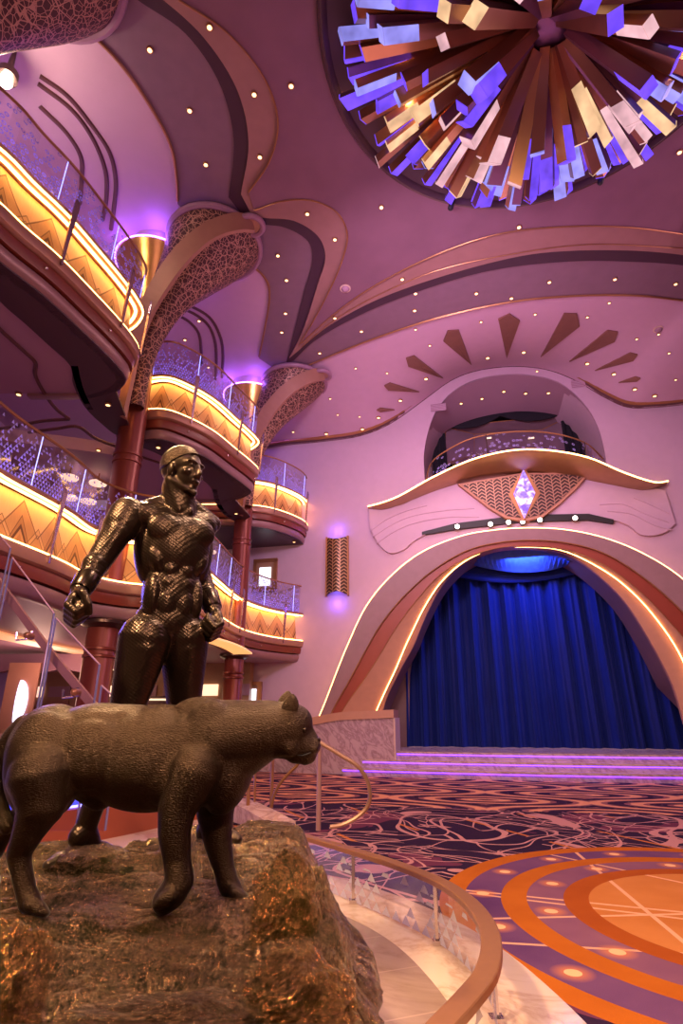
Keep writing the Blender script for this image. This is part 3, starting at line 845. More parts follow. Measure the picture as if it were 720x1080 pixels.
# niche interior
ni = niche; m = MB(); m.loft([[wp(u, z, .02) for u, z in ni], [wp(u, z - .05 * max(0, z - 10), -2.6) for u, z in ni]], closed=False, cap=False)
m.build('wall_niche', 'wall_plaster', smooth=True, kind='structure')
MB().box(wp(.2, 8.55, -1.3), (5.7, 2.3, .1), Matrix.Rotation(-YAW, 3, 'Z')).build('floor_niche', 'soffit_dark', kind='structure')
b = MB(); slab(b, [(-3.4, 8.2), (3.6, 8.2), (3.6, 13.5), (-3.4, 13.5)], -2.75, -2.7); b.build('wall_niche_back', 'black_drape', kind='structure')
# niche ceiling drop, curved front edge
nc = catmull([wuz(x, y, -.6) for x, y in [(447, 475), (452, 462), (480, 447), (520, 436), (560, 434), (600, 441), (630, 462), (638, 478)]], 4)
m = MB(); m.loft([[wp(u, z, -.02 - .0), wp(u, z + .0, -.9)] for u, z in []] or [[wp(nc[0][0], nc[0][1], -.6), wp(nc[0][0], nc[0][1], -.5)], [wp(nc[1][0], nc[1][1], -.6), wp(nc[1][0], nc[1][1], -.5)]], closed=False, cap=False)
arc = [p for p in niche if True]
A_ = resn([Vector((*p[:2], 0)) for p in catmull(W([(447, 479), (453.5, 448), (477, 413.5), (514, 397.6), (551, 395), (588, 403), (614, 424), (630, 450), (638, 482)]), 5)], 40)
C_ = resn([Vector((*wuz(x, y, -1.9), 0)) for x, y in catmull([(449, 484), (456, 466), (480, 449), (520, 437), (560, 434), (600, 442), (626, 462), (636, 484)], 5)], 40)
m = MB(); m.loft([[wp(a.x, a.y - .02, -.02) for a in A_], [wp(c.x, c.y, -1.9) for c in C_], [wp(c.x, c.y + .15, -1.95) for c in C_]], closed=False, cap=False)
nmb = m; m.build('ceiling_niche', 'soffit_pink', smooth=True, kind='structure')
TN = bvh_of(nmb)
for x, y in [(486, 425), (508, 420), (531, 412.5), (554, 414.5), (578, 414)]:
    p, n = hit(x, y, TN); downlight(p, 'round downlight in the ceiling of the niche above the stage balcony', 'niche downlights', 1.1)
# black drapes and swag inside the niche
SWZ = wuz(540, 437, -1.95)[1]
for side, u0, u1 in (('left', -2.95, -2.0), ('right', 2.3, 3.2)):
    rr = []
    for zi in range(6):
        z = 8.7 + 3.3 * zi / 5
        rr.append([wp(u, z, -2.0 + .05 * math.sin(u * 30)) for u in np.linspace(u0, u1, 40)])
    MB().loft(rr, closed=False, cap=False).build('niche_drape', 'black_drape', label='black pleated drape at the %s side of the balcony niche' % side, cat='drape', smooth=True)
for side, u0, u1 in (('left', -2.4, .15), ('right', .15, 2.8)):
    rr = []
    for i in range(25):
        f = i / 24; u = u0 + (u1 - u0) * f; sag = (1 - (2 * f - 1) ** 2) * .38
        rr.append([wp(u, 13.3, -1.97), wp(u, SWZ - sag, -1.93), wp(u, SWZ - sag, -2.0)])
    MB().loft(rr, closed=True).build('niche_swag', 'black_drape', label='black swag looped across the %s half of the niche top' % side, cat='drape', smooth=True)
# trapezoid glass booth behind
booth = empty('control_booth', wp(.2, 8.7, -2.4), 'dim rectangular glazed booth behind the stage balcony rail', 'booth')
def wq(px, o): return [wp(*wuz(x, y, o), o) for x, y in px]
fr_px = [(470, 450), (604, 437), (608, 478), (468, 490)]; in_px = [(500, 458), (572, 453), (572, 474), (500, 480)]
a_, c_ = wq(fr_px, -2.1), wq(in_px, -2.6)
m = MB(); m.add(a_ + c_, [(0, 1, 5, 4), (1, 2, 6, 5), (2, 3, 7, 6), (3, 0, 4, 7), (4, 5, 6, 7)]); m.build('booth_shell', 'grey_mauve', booth)
for i in range(4):
    MB().tube([a_[i], c_[i]], .025, 5).build('mullion', 'bronze_trim', booth)
m = MB(); m.tube(c_ + [c_[0]], .02, 5); m.tube(a_ + [a_[0]], .02, 5); m.build('frame', 'bronze_trim', booth)
for sx in (515, 560):
    m = MB(); p = wp(*wuz(sx, 462, -2.45), -2.45); m.box(p, (.22, .05, .05), Matrix.Rotation(-YAW, 3, 'Z')); m.build('booth_lamp', 'cove_cream', booth)

# sconce
sc_ = empty('wall_sconce', wp(*wuz(356, 628), 0), 'tall bronze lattice sconce casting violet light up and down the wall', 'wall lamp')
ut, zt = wuz(345, 568); u2, z2 = wuz(367.5, 628)
m = MB(); rr = []; uvs = []
for i in range(13):
    f = i / 12; a = f * pi; u = ut + (u2 - ut) * f; o = .10 + .16 * math.sin(a)
    top = zt - .10 * math.sin(a); bot = z2 + .10 * math.sin(a)
    rr.append([wp(u, bot, o), wp(u, top, o)]); uvs += [(f * .8, bot), (f * .8, top)]
m.loft(rr, closed=False, cap=False); m.uv = uvs; m.has_uv = True; m.build('lattice_shade', 'lattice_sconce', sc_)
for u in (ut, u2): MB().box(wp(u, (zt + z2) / 2, .06), (.05, .12, zt - z2 + .04), Matrix.Rotation(-YAW, 3, 'Z')).build('side_bar', 'bronze_trim', sc_)
for z in (zt - .25, z2 + .25): MB().box(wp((ut + u2) / 2, z, .1), (.25, .1, .08), Matrix.Rotation(-YAW, 3, 'Z')).build('lamp', 'led_blue', sc_)
# air vents near the vault
for (x, y), s in (((462, 430), 'left'), ((611, 405), 'right')):
    v_ = empty('air_vent', wp(*wuz(x, y), 0), 'small pale slatted air vent on the wall %s of the niche arch' % s, 'vent')
    u, z = wuz(x, y); R_ = Matrix.Rotation(-YAW, 3, 'Z')
    MB().box(wp(u, z, .02), (.55, .03, .28), R_).build('vent_frame', 'wall_plaster', v_)
    for q in range(5): MB().box(wp(u, z - .12 + .06 * q, .045), (.54, .02, .02), R_).build('slat', 'soffit_pink', v_)


# ------------------------------------------------------------------ balconies
def plan(px, z, pre=(), post=()):
    P = [at_z(x, y, z) for x, y in px]
    P = [P[0] + Vector((*d, 0)) for d in pre] + P + [P[-1] + Vector((*d, 0)) for d in post]
    P = [Vector(p) for p in catmull([(p.x, p.y, 0) for p in P], 10)]
    return resample(P, .16)
def frames(P, z=0):
    out = []
    for i, p in enumerate(P):
        t = (P[min(i + 1, len(P) - 1)] - P[max(i - 1, 0)]).normalized()
        out.append((Vector((p.x, p.y, z)), Vector((t.y, -t.x, 0)), ZZ))
    return out
pyl0 = None
def make_pylon(parent, fr, z, h0, h1):
    o, out, up = fr; t = out.cross(up)
    m = MB(); rings = []
    for f, w, d, oo in ((0, .016, .03, .03), (.35, .028, .035, .045), (.8, .05, .04, .075), (.93, .052, .04, .085), (1.0, .03, .03, .08)):
        c = Vector((o.x, o.y, z + h0 + (h1 - h0) * f)) + out * oo
        rings.append([c + t * w / 1 + out * d / 2, c - t * w + out * d / 2, c - t * w * .7 - out * d / 2, c + t * w * .7 - out * d / 2])
    m.loft(rings); m.build('pylon', 'pylon_metal', parent)
def balcony(name, px, z, label, glass='etched_triangles', pre=(), post=(), pyl=(), soffit=None, hp=.84, inner=None):
    P = plan(px, z, pre, post); fr = frames(P, z); root = empty(name, (P[len(P) // 2].x, P[len(P) // 2].y, z - .65), label, 'balcony', 'gold lit balconies on the left side')
    def sw(nm, mat, prof, smooth=True, closed=True, uvk=None, f=None):
        m = MB(); m.sweep(f or fr, prof, closed=closed, cap=closed, uvk=uvk); return m.build(nm, mat, root, smooth=smooth)
    sw('gold_panel', 'gold_panel', [(-.20, .03), (-.26, hp)], closed=False, uvk=1.0)
    sw('backing', 'fascia_tan', [(-.22, -.02), (-.28, hp), (-.40, hp), (-.40, -.02)])
    sw('lower_light', 'led_warm', [(-.03, .01), (-.005, .01), (-.005, .04), (-.03, .04)])
    sw('upper_light', 'led_warm', [(-.05, hp - .005), (-.02, hp - .005), (-.02, hp + .022), (-.05, hp + .022)])
    sw('upper_glow', 'led_soft', [(-.19, hp - .0), (-.14, hp - .0), (-.14, hp + .015), (-.19, hp + .015)])
    sw('tan_band', 'fascia_tan', [(-.28, .0), (-.0, .01), (.02, -.05), (.0, -.17), (-.04, -.20), (-.28, -.20)])
    sw('red_band', 'red_brown', [(-.28, -.21), (-.06, -.21), (-.05, -.27), (-.07, -.40), (-.28, -.40)])
    sw('mauve_band', 'fascia_mauve', [(-.30, -.43), (-.12, -.43), (-.10, -.50), (-.13, -.62), (-.18, -.66), (-.32, -.66)])
    sw('top_ledge', 'fascia_tan', [(-.40, hp + .02), (-.02, hp + .022), (.0, hp + .07), (-.04, hp + .11), (-.40, hp + .11)])
    # glass panes
    step = 8; zt = hp + .11; GH = .90
    k = 0
    while k < len(fr) - 2:
        seg = fr[k:k + step + 1]
        if len(seg) < 3: break
        m = MB(); rings = []; uvs = []; L = k * .16
        for i, (o, out, up) in enumerate(seg):
            q = o + out * (-.14); q2 = o + out * (-.10)
            rings.append([q + up * zt, q2 + up * (zt + GH)]); uvs += [(L + i * .16, 0), (L + i * .16, 1)]
        m.loft(rings, closed=False, cap=False); m.uv = uvs; m.has_uv = True
        g = m.build('glass_panel', glass, root)
        o, out, up = seg[0]
        MB().tube([o + out * -.14 + up * zt, o + out * -.10 + up * (zt + GH - .02)], .009, 4).build('lit_edge', 'led_edge', g)
        k += step
    m = MB(); m.tube([o + out * -.09 + up * (zt + GH + .01) for o, out, up in fr], .024, 6); m.build('handrail', 'bronze_trim', root, smooth=True)
    # fixings and pylons
    for x in pyl:
        tgt = at_z(x[0], x[1], z); j = min(range(len(fr)), key=lambda i: (fr[i][0] - tgt).length)
        make_pylon(root, fr[j], z, -.12, hp + .28)
    m0 = MB()
    for j in range(6, len(fr), 9):
        o, out, up = fr[j]; b_ = MB().sphere(o + out * -.045 + up * -.30, .028, n=8, m=6)
        b_.build('fixing_knob', 'chrome', root, smooth=True)
    return P, fr, root
light_mat('led_edge', (.22, .28, 1.0), 2.6)
Z1, Z2 = 3.86, 7.86
BA = balcony('balcony', [(-60, 168), (0, 215), (25, 239), (61, 270), (100, 310), (125, 337), (141, 357), (147, 370)], Z2,
             'upper balcony nearest the camera with ring-etched glass, sweeping in from the left edge', 'etched_circles', pre=((-.6, -2.2),), post=((-.35, .45), (-1.0, .75), (-2.2, .8)),
             pyl=[(62, 270), (124, 337), (147, 368)])
BB_ = balcony('balcony', [(155, 432.5), (175, 432.5), (200, 441.5), (225, 455), (250, 475), (268, 490), (272.5, 496)], Z2,
             'middle upper balcony between the two branching columns', 'etched_triangles', pre=((-1.0, .9), (-.45, .25)), post=((-.35, .5), (-1.1, .9), (-2.2, 1.0)),
             pyl=[(202, 442), (249, 474), (272, 495)])
BC = balcony('balcony', [(262, 533), (273, 534), (289, 537), (311, 544.7), (322, 551)], Z2,
             'small upper balcony farthest away beside the stage wall', 'etched_far', pre=((-2.5, .0), (-1.0, -.05)), post=((.1, .8),),
             pyl=[(289, 537), (322, 551)])
BD = balcony('balcony', [(-70, 535), (0, 566), (25, 576), (50, 586), (70, 595), (96, 608), (130, 615.5), (160, 619), (195, 628), (228, 648), (255, 664), (275, 670), (297, 674), (322, 677)], Z1,
             'long wavy lower balcony running behind the statues to the stage wall', 'etched_triangles', pre=((-.8, -2.0),), post=((.3, .9),),
             pyl=[(50, 586), (96, 608), (239, 656), (253, 663), (297, 674), (322, 677)])

# soffits (undersides) and decks
def poly_from(P, off, extra):
    fr = frames(P); return [((o + out * off).x, (o + out * off).y) for o, out, up in fr] + extra
def soff(name, mat, pts, z, th): inpoly_layer(name, mat, pts, z, th)
# pink underside of the upper deck: follows all three lobes
PA = poly_from(BA[0], -.30, []); PBb = poly_from(BB_[0], -.30, []); PC = poly_from(BC[0], -.30, [])
soff('ceiling_lower', 'soffit_pink', PA + [(-13, PA[-1][1]), (-13, PA[0][1])], Z2 - .60, .30)
soff('ceiling_lower_mid', 'soffit_pink', [(-13, PA[-1][1])] + PBb + [(-13, PBb[-1][1])], Z2 - .601, .30)
soff('ceiling_lower_far', 'soffit_pink', [(-13, PBb[-1][1] - .3)] + PC + [(PC[-1][0], 20.5), (-13, 23)], Z2 - .602, .30)
# dark soffit lips
def dark_lip(P, inner_px, z, k0=0, k1=None):
    fr = frames(P)[k0:k1]
    O = [((o + out * -.15).x, (o + out * -.15).y) for o, out, up in fr]
    I = [tuple(at_z(x, y, z))[:2] for x, y in inner_px]
    I = [p[:2] for p in catmull(I, 6)]
    return O + list(reversed(I))
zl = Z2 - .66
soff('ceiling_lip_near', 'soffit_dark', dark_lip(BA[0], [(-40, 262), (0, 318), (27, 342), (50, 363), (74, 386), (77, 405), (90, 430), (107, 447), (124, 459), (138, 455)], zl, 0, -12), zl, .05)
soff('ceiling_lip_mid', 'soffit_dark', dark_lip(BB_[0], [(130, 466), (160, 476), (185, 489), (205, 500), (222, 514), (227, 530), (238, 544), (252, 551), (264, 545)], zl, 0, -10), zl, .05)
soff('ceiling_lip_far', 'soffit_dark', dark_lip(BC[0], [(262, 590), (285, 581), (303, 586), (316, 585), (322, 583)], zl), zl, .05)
# chrome fascia curl where the dark lip turns
for i, (px_, nm) in enumerate((([(75, 386), (78, 400), (84, 417), (92, 432)], 'near'), ([(224, 516), (227, 528), (233, 539), (242, 546)], 'middle'))):
    P = [at_z(x, y, zl) for x, y in catmull(px_, 5)]
    m = MB(); m.loft([[p, p + Vector((0, 0, .30)), p + Vector((.12, 0, .30)), p + Vector((.12, 0, 0))] for p in P]); m.build('trim_%d' % (30 + i), 'chrome', kind='structure', smooth=True)
# dark trim lines on the pink underside
zs = Z2 - .61
for i, g in enumerate([[(-20, 325), (0, 347), (25, 370), (37, 382), (37, 395), (47, 415), (60, 432), (73, 442)], [(73, 442), (45, 444), (20, 449), (0, 452)],
                       [(30, 456), (60, 452), (82, 450), (100, 462), (125, 472), (150, 482), (172, 490), (180, 500)],
                       [(190, 508), (205, 524), (214, 543), (230, 552), (240, 560)], [(240, 576), (262, 583), (285, 588), (300, 590)]]):
    MB().tube(catmull([tuple(at_z(x, y, zs)) for x, y in g], 6), .035, 6).build('trim_%d' % (40 + i), 'dark_trim', kind='structure')
# lower deck underside
PD = poly_from(BD[0], -.30, [])
soff('ceiling_ground', 'soffit_pink', PD + [(PD[-1][0], 20.5), (-13, 23), (-13, PD[0][1])], Z1 - .66, .30)
TL = bvh_of()  if False else None
for x, y in [(20, 415), (104, 474), (114, 426), (167, 471), (249, 541), (310, 571), (225, 562), (232, 590)]:
    downlight(at_z(x, y, zl - .01 if (x, y) in ((114, 426), (167, 471), (249, 541), (310, 571)) else Z2 - .61), 'round warm downlight in the underside of the upper balconies', 'downlights under the upper balconies', .9)
# disc lamps seen through the lower balcony glass
dlp = empty('ceiling_lamp')
MB().lathe([(.0, .0), (.20, .0), (.21, .03), (.20, .06), (.0, .06)], n=20, cap=False).build('disc_shade', 'cove_cream', dlp, smooth=True)
MB().tube([(0, 0, .06), (0, 0, .30)], .015, 6).build('rod', 'bronze_trim', dlp)
for i, (x, y) in enumerate([(73, 505), (103, 511), (73, 526), (93, 530), (222, 583)]):
    o = dlp if i == 0 else copy_tree(dlp); o.location = at_z(x, y, Z2 - .9)
    tag(o, 'round glowing disc lamp hanging under the upper deck behind the lower balcony glass', 'ceiling lamp', 'disc lamps over the lower balcony')

# left boundary wall and deck floor
MB().box((-13.1, 6, 6), (.2, 34, 12.6)).build('wall_left', 'wall_plaster', kind='structure')
simple('wall_rear', (.20, .10, .12), .6)
MB().box((.5, -9.1, 6), (27.4, .2, 12.6)).build('wall_front', 'wall_rear', kind='structure')
MB().box((14.1, 2, 6), (.2, 28, 12.6)).build('wall_right', 'wall_rear', kind='structure')

# ------------------------------------------------------------------ branching columns
HALO = []
def branching_column(x, y, label, shaft=True):
    root = empty('branching_column', (x, y, 0), label, 'column', 'branching columns')
    V = lambda a, b_, c: Vector((x + a, y + b_, c))
    if shaft:
        MB().lathe([(.34, 0), (.34, .12), (.27, .2), (.27, 7.9), (.26, 9.4)], (x, y, 0), 28).build('shaft', 'column_red', root, smooth=True)
        for z in (2.55, 2.68, 6.45, 6.6): MB().lathe([(.27, -.03), (.295, -.02), (.295, .02), (.27, .03)], (x, y, z), 28).build('collar', 'column_red', root, smooth=True)
        MB().lathe([(.29, -.12), (.42, -.05), (.42, .0)], (x, y, Z1 - .68), 28).build('lower_cap', 'dark_metal', root, smooth=True)
        MB().lathe([(.26, 8.8), (.32, 9.6), (.46, 10.4), (.66, 11.1), (.86, 11.55), (.90, 11.64), (.70, 11.68)], (x, y, 0), 36).build('gilded_capital', 'gold_metal', root, smooth=True)
        m = MB(); m.tube([(x + .92 * math.cos(a), y + .92 * math.sin(a), 11.66) for a in [2 * pi * i / 48 for i in range(48)]], .018, 6, loop=True, cap=False); m.build('halo_light', 'led_halo', root); HALO.append((x, y))
        MB().lathe([(.66, 11.66), (.66, ZC)], (x, y, 0), 30).build('neck', 'pink_plaster', root, smooth=True)
    # funnel canopy
    cen = [(0.12, -.30, 7.6, .18, .16), (.14, -.32, 8.3, .20, .18), (.20, -.34, 9.0, .25, .22), (.36, -.36, 9.7, .34, .30), (.62, -.38, 10.35, .48, .46), (.95, -.38, 10.95, .68, .70), (1.25, -.38, 11.45, .86, .92), (1.42, -.38, 11.8, .98, 1.04), (1.48, -.38, 11.93, 1.0, 1.06)]
    cs = catmull(cen, 4); rings = []
    for a, b_, z, rx, ry in cs:
        rings.append([V(a + rx * math.cos(t) * (1 + .06 * math.cos(2 * t)), b_ + ry * math.sin(t), z) for t in [2 * pi * k_ / 40 for k_ in range(40)]])
    m = MB(); m.loft(rings, cap=False); fun = m.build('filigree_funnel', 'filigree', root, smooth=True)
    r = rings[-1]
    m = MB(); cc = V(1.48, -.38, 11.95)
    m.tube([cc + Vector((1.04 * math.cos(t), 1.10 * math.sin(t), -.03)) for t in [2 * pi * k_ / 40 for k_ in range(40)]], .075, 8, loop=True, cap=False); m.build('rim', 'rim_mauve', root, smooth=True)
    # central rib sweeping up the front face of the funnel
    pts = [(.02, -.56, 7.2), (.05, -.58, 8.0), (.10, -.66, 8.8), (.25, -.78, 9.5), (.58, -.96, 10.2), (1.05, -1.16, 10.85), (1.60, -1.28, 11.35), (2.15, -1.20, 11.70), (2.42, -1.02, 11.86)]
    wd_ = [.10, .13, .16, .19, .22, .23, .22, .22, .20]
    C_ = catmull([(*p, w) for p, w in zip(pts, wd_)], 5); rings = []
    for i, (a, b_, z, w) in enumerate(C_):
        p = V(a, b_, z); q0 = Vector(C_[max(i - 1, 0)][:3]); q1 = Vector(C_[min(i + 1, len(C_) - 1)][:3]); t = (q1 - q0).normalized()
        axis = Vector((x, y, 0)) + Vector((float(np.interp(z, [c[2] for c in cs], [c[0] for c in cs])), -.38, z)); n_ = (p - axis); n_ = (n_ - t * n_.dot(t)).normalized(); s_ = t.cross(n_)
        rings.append([p + s_ * w, p + s_ * w * .9 + n_ * .09, p - s_ * w * .9 + n_ * .09, p - s_ * w, p - n_ * .1])
    m = MB(); m.loft(rings); m.build('sweeping_rib', 'rib_tan', root)
    m = MB(); m.tube([V(2.42 + .26 * math.cos(t), -.98 + .26 * math.sin(t), 11.88) for t in [2 * pi * k_ / 24 for k_ in range(24)]], .07, 8, loop=True, cap=False); m.build('rib_ring', 'rim_mauve', root, smooth=True)
    m = MB(); m.lathe([(.24, -.04), (.24, .06)], V(2.42, -.98, 11.90), 20); m.build('rib_boss', 'rib_tan', root)
    return root
simple('rim_mauve', (.34, .18, .27), .4)
simple('rib_tan', (.40, .20, .14), .45, .2, bump=.2, bscale=50)
light_mat('led_halo', (.30, .12, 1.0), 12.0)
branching_column(-4.45, 10.55, 'nearer branching column with large filigree funnel spreading under the ceiling')
branching_column(-3.05, 16.4, 'farther branching column with small filigree funnel above the middle balcony')
branching_column(-5.75, 5.2, 'filigree funnel top cut by the upper left edge of the photo', shaft=False)

# ------------------------------------------------------------------ chandelier
CHC = Vector((3.2, 5.5, ZC - .22)); CR = 3.55
ch = empty('chandelier', CHC, 'huge round starburst chandelier of bronze prisms with violet and amber glowing ends', 'chandelier')
simple('recess_dark', (.075, .035, .045), .6)
m = MB(); m.lathe([(CR, .02), (CR + .04, -.06), (CR - .04, -.10), (CR - .10, -.05), (CR - .12, .0), (2.6, .03), (1.2, .03), (.02, .03)], CHC, 72, cap=False); m.build('dark_disc', 'recess_dark', ch, smooth=True)
m = MB(); m.tube([CHC + Vector((CR * math.cos(t), CR * math.sin(t), -.05)) for t in [2 * pi * i / 72 for i in range(72)]], .04, 6, loop=True, cap=False); m.build('rim', 'dark_metal', ch, smooth=True)
simple('prism_bronze', (.40, .20, .12), .3, .75, vary=.3, scale=1.2)
simple('prism_gold', (.72, .42, .18), .28, .8, vary=.3, scale=1.2)
simple('prism_plum', (.20, .09, .16), .3, .6, vary=.3, scale=1.2)
for nm_, c_, s_ in (('glow_amber', (1.0, .62, .33), .85), ('glow_violet', (.17, .07, 1.0), 1.0), ('glow_ice', (.34, .32, 1.0), .85), ('glow_pink', (.95, .55, .60), .75)):
    light_mat(nm_, c_, s_); bs_ = MT[nm_].node_tree.nodes['Principled BSDF']; bs_.inputs['Base Color'].default_value = tuple(q * .12 for q in c_) + (1,); bs_.inputs['Roughness'].default_value = .5; kk_ = M('tmp'); bpy.data.materials.remove(kk_.m); nt_ = MT[nm_].node_tree; nn_ = nt_.nodes.new('ShaderNodeTexNoise'); nn_.inputs['Scale'].default_value = 3.2; tc_ = nt_.nodes.new('ShaderNodeTexCoord'); nt_.links.new(tc_.outputs['Object'], nn_.inputs['Vector']); ev_ = E(nt_, nn_.outputs['Fac']) * (2.0 * s_) + .12; nt_.links.new(ev_.s, bs_.inputs['Emission Strength'])
rnd = random.Random(11)
cnt = 0; stuff = [MB(), MB()]
tiers = [(12, .8, 1.6, 1.55), (18, 1.2, 2.1, 1.35), (24, 1.7, 2.45, 1.1), (30, 2.2, 2.8, .82), (44, 2.65, 3.05, .52), (54, 2.95, 3.34, .22)]
for ti, (n, r0, r1, dz) in enumerate(tiers):
    for i in range(n):
        a = 2 * pi * (i + rnd.uniform(-.28, .28)) / n + ti * .37
        rr = rnd.uniform(r0, r1); zz = -(dz + rnd.uniform(-.16, .16))
        tip = CHC + Vector((rr * math.cos(a), rr * math.sin(a), zz - .12))
        start = CHC + Vector((rr * .22 * math.cos(a), rr * .22 * math.sin(a), -.12 - .25 * (dz)))
        d = (tip - start); L = d.length; d.normalize()
        w = rnd.uniform(.075, .115) if ti > 1 else rnd.uniform(.09, .13)
        x = d.cross(ZZ).normalized(); y = d.cross(x).normalized()
        tw = rnd.choice([0, pi / 4, .3, -.3]); x, y = x * math.cos(tw) + y * math.sin(tw), y * math.cos(tw) - x * math.sin(tw)
        # square prism cut straight at the tip
        sl_ = rnd.uniform(-.5, .5) * w
        body = MB(); r0_ = [start + x * w * sx + y * w * sy for sx, sy in ((-.7, -.7), (.7, -.7), (.7, .7), (-.7, .7))]
        r1_ = [tip + x * w * sx + y * w * sy + d * (sx * sl_) for sx, sy in ((-1, -1), (1, -1), (1, 1), (-1, 1))]
        body.loft([r0_, r1_])
        mat = rnd.choice(['prism_bronze', 'prism_bronze', 'prism_gold', 'prism_plum'])
        side_v = math.cos(4 * (a - math.radians(85))) + rnd.uniform(-.8, .8)
        gm = rnd.choice(['glow_violet', 'glow_ice']) if (side_v > -.1 or ti >= 4 and rnd.random() < .5) else rnd.choice(['glow_amber', 'glow_amber', 'glow_pink'])
        gl_ = MB(); e = .004
        q = [p + d * e for p in r1_]; q2 = [p + d * .018 for p in r1_]; gl_.loft([q, q2])
        # glowing strip along the underside near the tip (the prisms are L-lit)
        if rnd.random() < .62:
            f0 = 1 - rnd.uniform(.22, .55)
            fc = max(range(4), key=lambda j: -((r1_[j] + r1_[(j + 1) % 4]) / 2).z)
            p0, p1 = r1_[fc], r1_[(fc + 1) % 4]; s0, s1 = r0_[fc].lerp(p0, f0), r0_[(fc + 1) % 4].lerp(p1, f0)
            nn = ((p0 + p1) / 2 - tip).normalized() * .006
            gl_.loft([[s0 + nn, s1 + nn, s1, s0], [p0 + nn, p1 + nn, p1, p0]])
        if cnt < 100 or ti < 4:
            pass
        rec = (body, mat, gl_, gm, tip); cnt += 1
        ch.setdefault if False else None
        try: PRS.append(rec)
        except NameError: PRS = [rec]
# the hundred nearest to the photo's view are parts of their own; the rest is one part
PRS.sort(key=lambda r: (r[4].y < 4.2, r[4].z))
for k_, (body, mat, gl_, gm, tip) in enumerate(PRS):
    if k_ < 98:
        o = body.build('prism', mat, ch); gl_.build('glowing_end', gm, o)
    else:
        stuff[0].add(body.v, body.f); stuff[1].add(gl_.v, gl_.f)
if stuff[0].v:
    stuff[0].build('prism_rest', 'prism_bronze', ch, kind='stuff'); stuff[1].build('glowing_end_rest', 'glow_violet', ch, kind='stuff')
MB().lathe([(.4, .0), (.6, -.2), (.45, -.4), (.05, -.5)], CHC, 24).build('hub', 'prism_plum', ch, smooth=True)
# small stage lamps on the rim of the chandelier
for (x, y), s in (((475, 220), 'lower left'), ((633, 193), 'lower right')):
    p = at_z(x, y, ZC - .5); o = empty('rim_spotlight', p, 'small dark spotlight clamped at the %s rim of the chandelier' % s, 'spotlight')
    MB().cap(p + Vector((0, 0, .02)), p + Vector((.05, -.08, .16)), .06, .05).build('housing', 'black', o, smooth=True)
    MB().box(p + Vector((.02, 0, .2)), (.05, .05, .22)).build('yoke', 'black', o)

# ------------------------------------------------------------------ podium with curved glass rail
pod = [(1.15, .6), (1.22, 1.8), (1.28, 3.0), (1.22, 3.9), (1.02, 4.8), (.62, 5.6), (.05, 6.3), (-.7, 6.8), (-1.4, 7.6), (-1.9, 9.6)]
pc = [p[:2] for p in catmull(pod, 6)]
inpoly_layer('floor_podium', 'marble_cream', pc + [(-8, 12.5), (-9, 6), (-9, .4)], -.02, .05)
inn = [(.62, .6), (.66, 2.2), (.63, 3.2), (.56, 3.95), (.32, 4.75), (-.12, 5.4), (-.8, 5.9), (-1.8, 6.0), (-3.0, 5.4)]
ic = [p[:2] for p in catmull(inn, 6)]
b = MB(); pts = ic + [(-4.5, 4.2), (-5, 2), (-5, .5)]
tr = tessellate_polygon([[Vector((x, y, 0)) for x, y in pts]])
b.add([(x, y, .036) for x, y in pts] + [(x, y, .025) for x, y in pts], [tuple(reversed(t)) if (Vector(pts[t[1]]) - Vector(pts[t[0]])).cross(Vector(pts[t[2]]) - Vector(pts[t[0]])) < 0 else tuple(t) for t in tr])
b.build('floor_podium_tiles', 'marble_taupe', kind='structure')
rail = empty('glass_rail', (.9, 3.6, .03), 'low curved glass rail etched with triangles under a broad bronze cap around the statues', 'railing')
rpx = [(300, 876), (326, 882), (374.5, 896), (425, 912), (468, 930), (496, 950), (514, 975), (518, 998), (511, 1025), (493, 1048), (463, 1080), (425, 1120)]
RZ = .43
RP = resample([Vector((*p[:2], 0)) for p in catmull([tuple(at_z(x, y, RZ)) for x, y in rpx], 8)], .09)
fr = frames(RP); fr = [(o, -out, up) for o, out, up in fr]
def cap_w(o): return .048 if o.y > 5 else .055
m = MB(); m.sweep(fr, [(-.052, RZ - .035), (-.052, RZ - .004), (-.046, RZ), (.046, RZ), (.052, RZ - .004), (.052, RZ - .035)]); m.build('bronze_cap', 'bronze_cap', rail)
k = 0; st = 12
while k < len(fr) - 2:
    seg = fr[k:k + st + 1]
    if len(seg) < 3: break
    m = MB(); m.sweep(seg, [(0, .04), (0, RZ - .035)], closed=False, cap=False, uvk=1.0); m.build('glass_panel', 'etched_rail', rail)
    o, out, up = seg[0]; m = MB(); m.box(o + up * (.03 + (RZ - .06) / 2), (.028, .028, RZ - .06)); m.box(o + up * .045, (.07, .07, .03)); m.build('post', 'chrome', rail)
    k += st

# handrails beyond the podium
hr = empty('scroll_handrail', at_y(336, 872, 6.1), 'slim bronze handrail curling down in a scroll beside the panther head', 'handrail')
D_ = 6.1
MB().tube([at_y(x, y, D_) for x, y in catmull([(318, 772), (337, 783), (360, 797), (377, 808), (387, 823), (390, 838), (387, 851), (376, 862), (360, 870), (348, 872)], 6)], .021, 8).build('rail', 'rail_brown', hr, smooth=True)
MB().tube([at_y(337, 784, D_), at_y(335.5, 876, D_)], .024, 8).build('post', 'fascia_mauve', hr, smooth=True)
h2 = empty('stair_handrail', at_z(262, 862, .03), 'bronze handrail on thin posts behind the panther chest', 'handrail')
for x0, x1, y0, y1, D_ in ((262.5, 261, 800, 862, 9.4), (287.5, 286, 792, 852, 9.9), (269, 268, 806, 858, 9.6)):
    MB().tube([at_y(x0, y0, D_), at_y(x1, y1, D_)], .03 if x0 != 269 else .018, 8).build('post', 'bronze_trim', h2, smooth=True)
